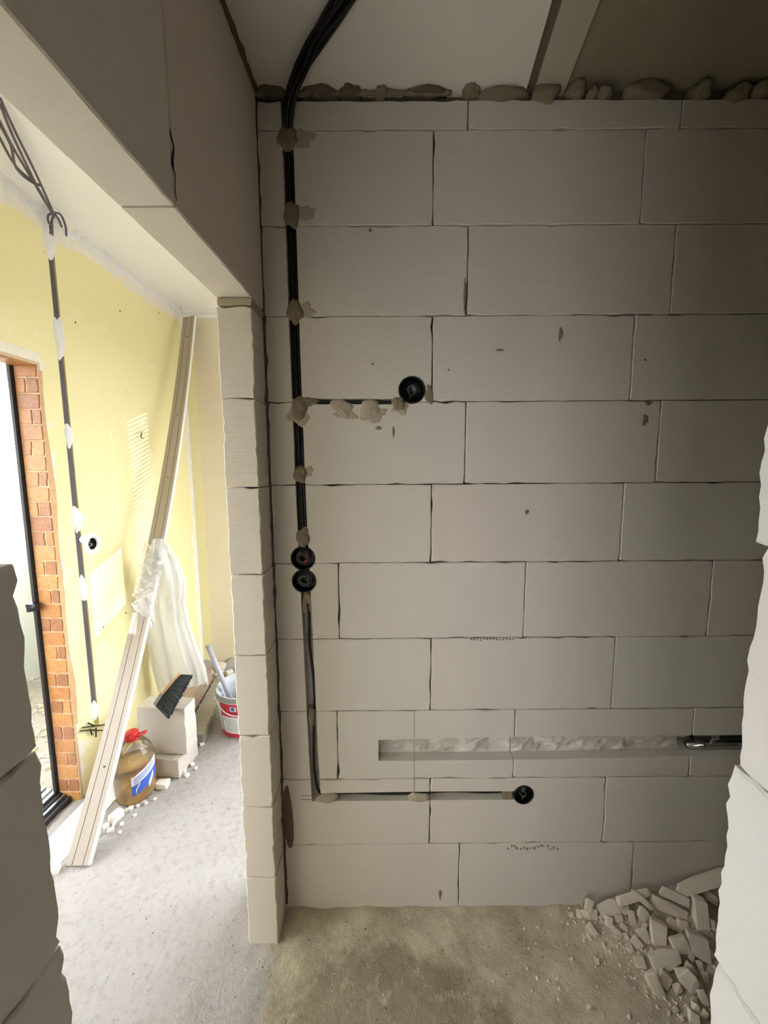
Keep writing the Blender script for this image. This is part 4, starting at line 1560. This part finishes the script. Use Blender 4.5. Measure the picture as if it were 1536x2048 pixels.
# ------------------------------------------------------------------ stones along the left room's wall, crumbs on the floor
M['stone'] = plain('white_rubble', lin(226, 220, 212), .9, .2, var=.1, sc=30, bumpd=.003)
ST = [(326, 1573, 26, 'big white stone right of the bottle, by the flat block offcut'), (233, 1636, 26, 'white stone in front of the leaning strip and bottle'),
      (212, 1655, 12, 0), (222, 1662, 12, 0), (244, 1650, 9, 0), (252, 1622, 9, 0), (262, 1618, 12, 0), (275, 1612, 9, 0), (285, 1603, 10, 0), (296, 1592, 9, 0), (304, 1584, 8, 0),
      (292, 1608, 7, 0), (366, 1545, 14, 0), (374, 1552, 10, 0), (384, 1530, 12, 0), (404, 1491, 12, 'white stone at the near end of the grey pack'), (392, 1538, 8, 0),
      (110, 1745, 18, 'flat white stone by the foot of the leaning strip'), (196, 1672, 8, 0), (182, 1690, 7, 0), (270, 1632, 7, 0), (228, 1650, 8, 0), (310, 1600, 7, 0), (240, 1665, 6, 0)]
for i, (px, py, w, lab) in enumerate(ST):
    p = atZ(px, py, FZ)
    p.z = floor_h(p.x, p.y)
    s = w / 445
    me = chunk_mesh('rubble_stone', s, s * .8, s * .7, 1700 + i, M['stone'], .3, 20)
    o = link(bpy.data.objects.new('rubble_stone', me))
    o.location = p + Vector((0, 0, s * .22))
    o.rotation_euler = (0, 0, i * 1.3)
    thing(o, lab or 'small white pebble of rubble along the foot of the yellow wall', 'stone', 'white rubble along the left room wall')
# rubble bank by the cream wall
R = random.Random(21)
for i in range(14):
    x, y = R.uniform(-.98, -.40), R.uniform(1.50, 1.62)
    me = chunk_mesh('rubble_stone', R.uniform(.04, .09), R.uniform(.03, .06), R.uniform(.03, .05), 1750 + i, M['stone'], .3, 18)
    o = link(bpy.data.objects.new('rubble_stone', me))
    o.location = (x, y, floor_h(x, y) + .008)
    o.rotation_euler = (0, 0, R.uniform(0, 6))
    thing(o, 'pale lump of rubble banked along the cream wall behind the bucket', 'stone', 'rubble along the cream wall')

vs, fs = [], []


def crumb(x, y, s):
    z = floor_h(x, y)
    b = len(vs)
    a = R.uniform(0, 6.28)
    for k in range(4):
        t = a + k * pi / 2
        q = s * R.uniform(.6, 1.2)
        vs.append((x + q * cos(t), y + q * sin(t), z - s * .2))
    vs.append((x + s * .3 * R.uniform(-1, 1), y + s * .3 * R.uniform(-1, 1), z + s * R.uniform(.5, .9)))
    for k in range(4):
        fs.append((b + k, b + (k + 1) % 4, b + 4))


for k in range(1500):
    x, y = R.uniform(-1.0, -.05), R.uniform(-.35, 1.2)
    crumb(x, y, R.choice((.001, .0015, .002, .0025, .003)) * (1.5 if R.random() < .05 else 1))
for k in range(350):
    crumb(R.uniform(.0, 1.5), -abs(R.gauss(.02, .16)), R.choice((.001, .0015, .002, .003)))
for k in range(500):
    crumb(R.gauss(1.2, .16), -abs(R.gauss(.12, .13)), R.choice((.003, .004, .006, .008)))
cr_v, cr_f = vs, fs
vs, fs = [], []
for k in range(260):
    crumb(R.uniform(-1.0, .9), R.uniform(-.45, .9) if R.random() < .7 else -abs(R.gauss(.1, .15)), R.choice((.0015, .002, .003, .004)))
sp = mesh('floor_speck', vs, fs, M['mortar_dk'], bpy.data.objects['floor'])
sp['kind'] = 'stuff'
vs, fs = cr_v, cr_f
cr = mesh('floor_crumb', vs, fs, M['frag'], bpy.data.objects['floor'])
cr['kind'] = 'stuff'
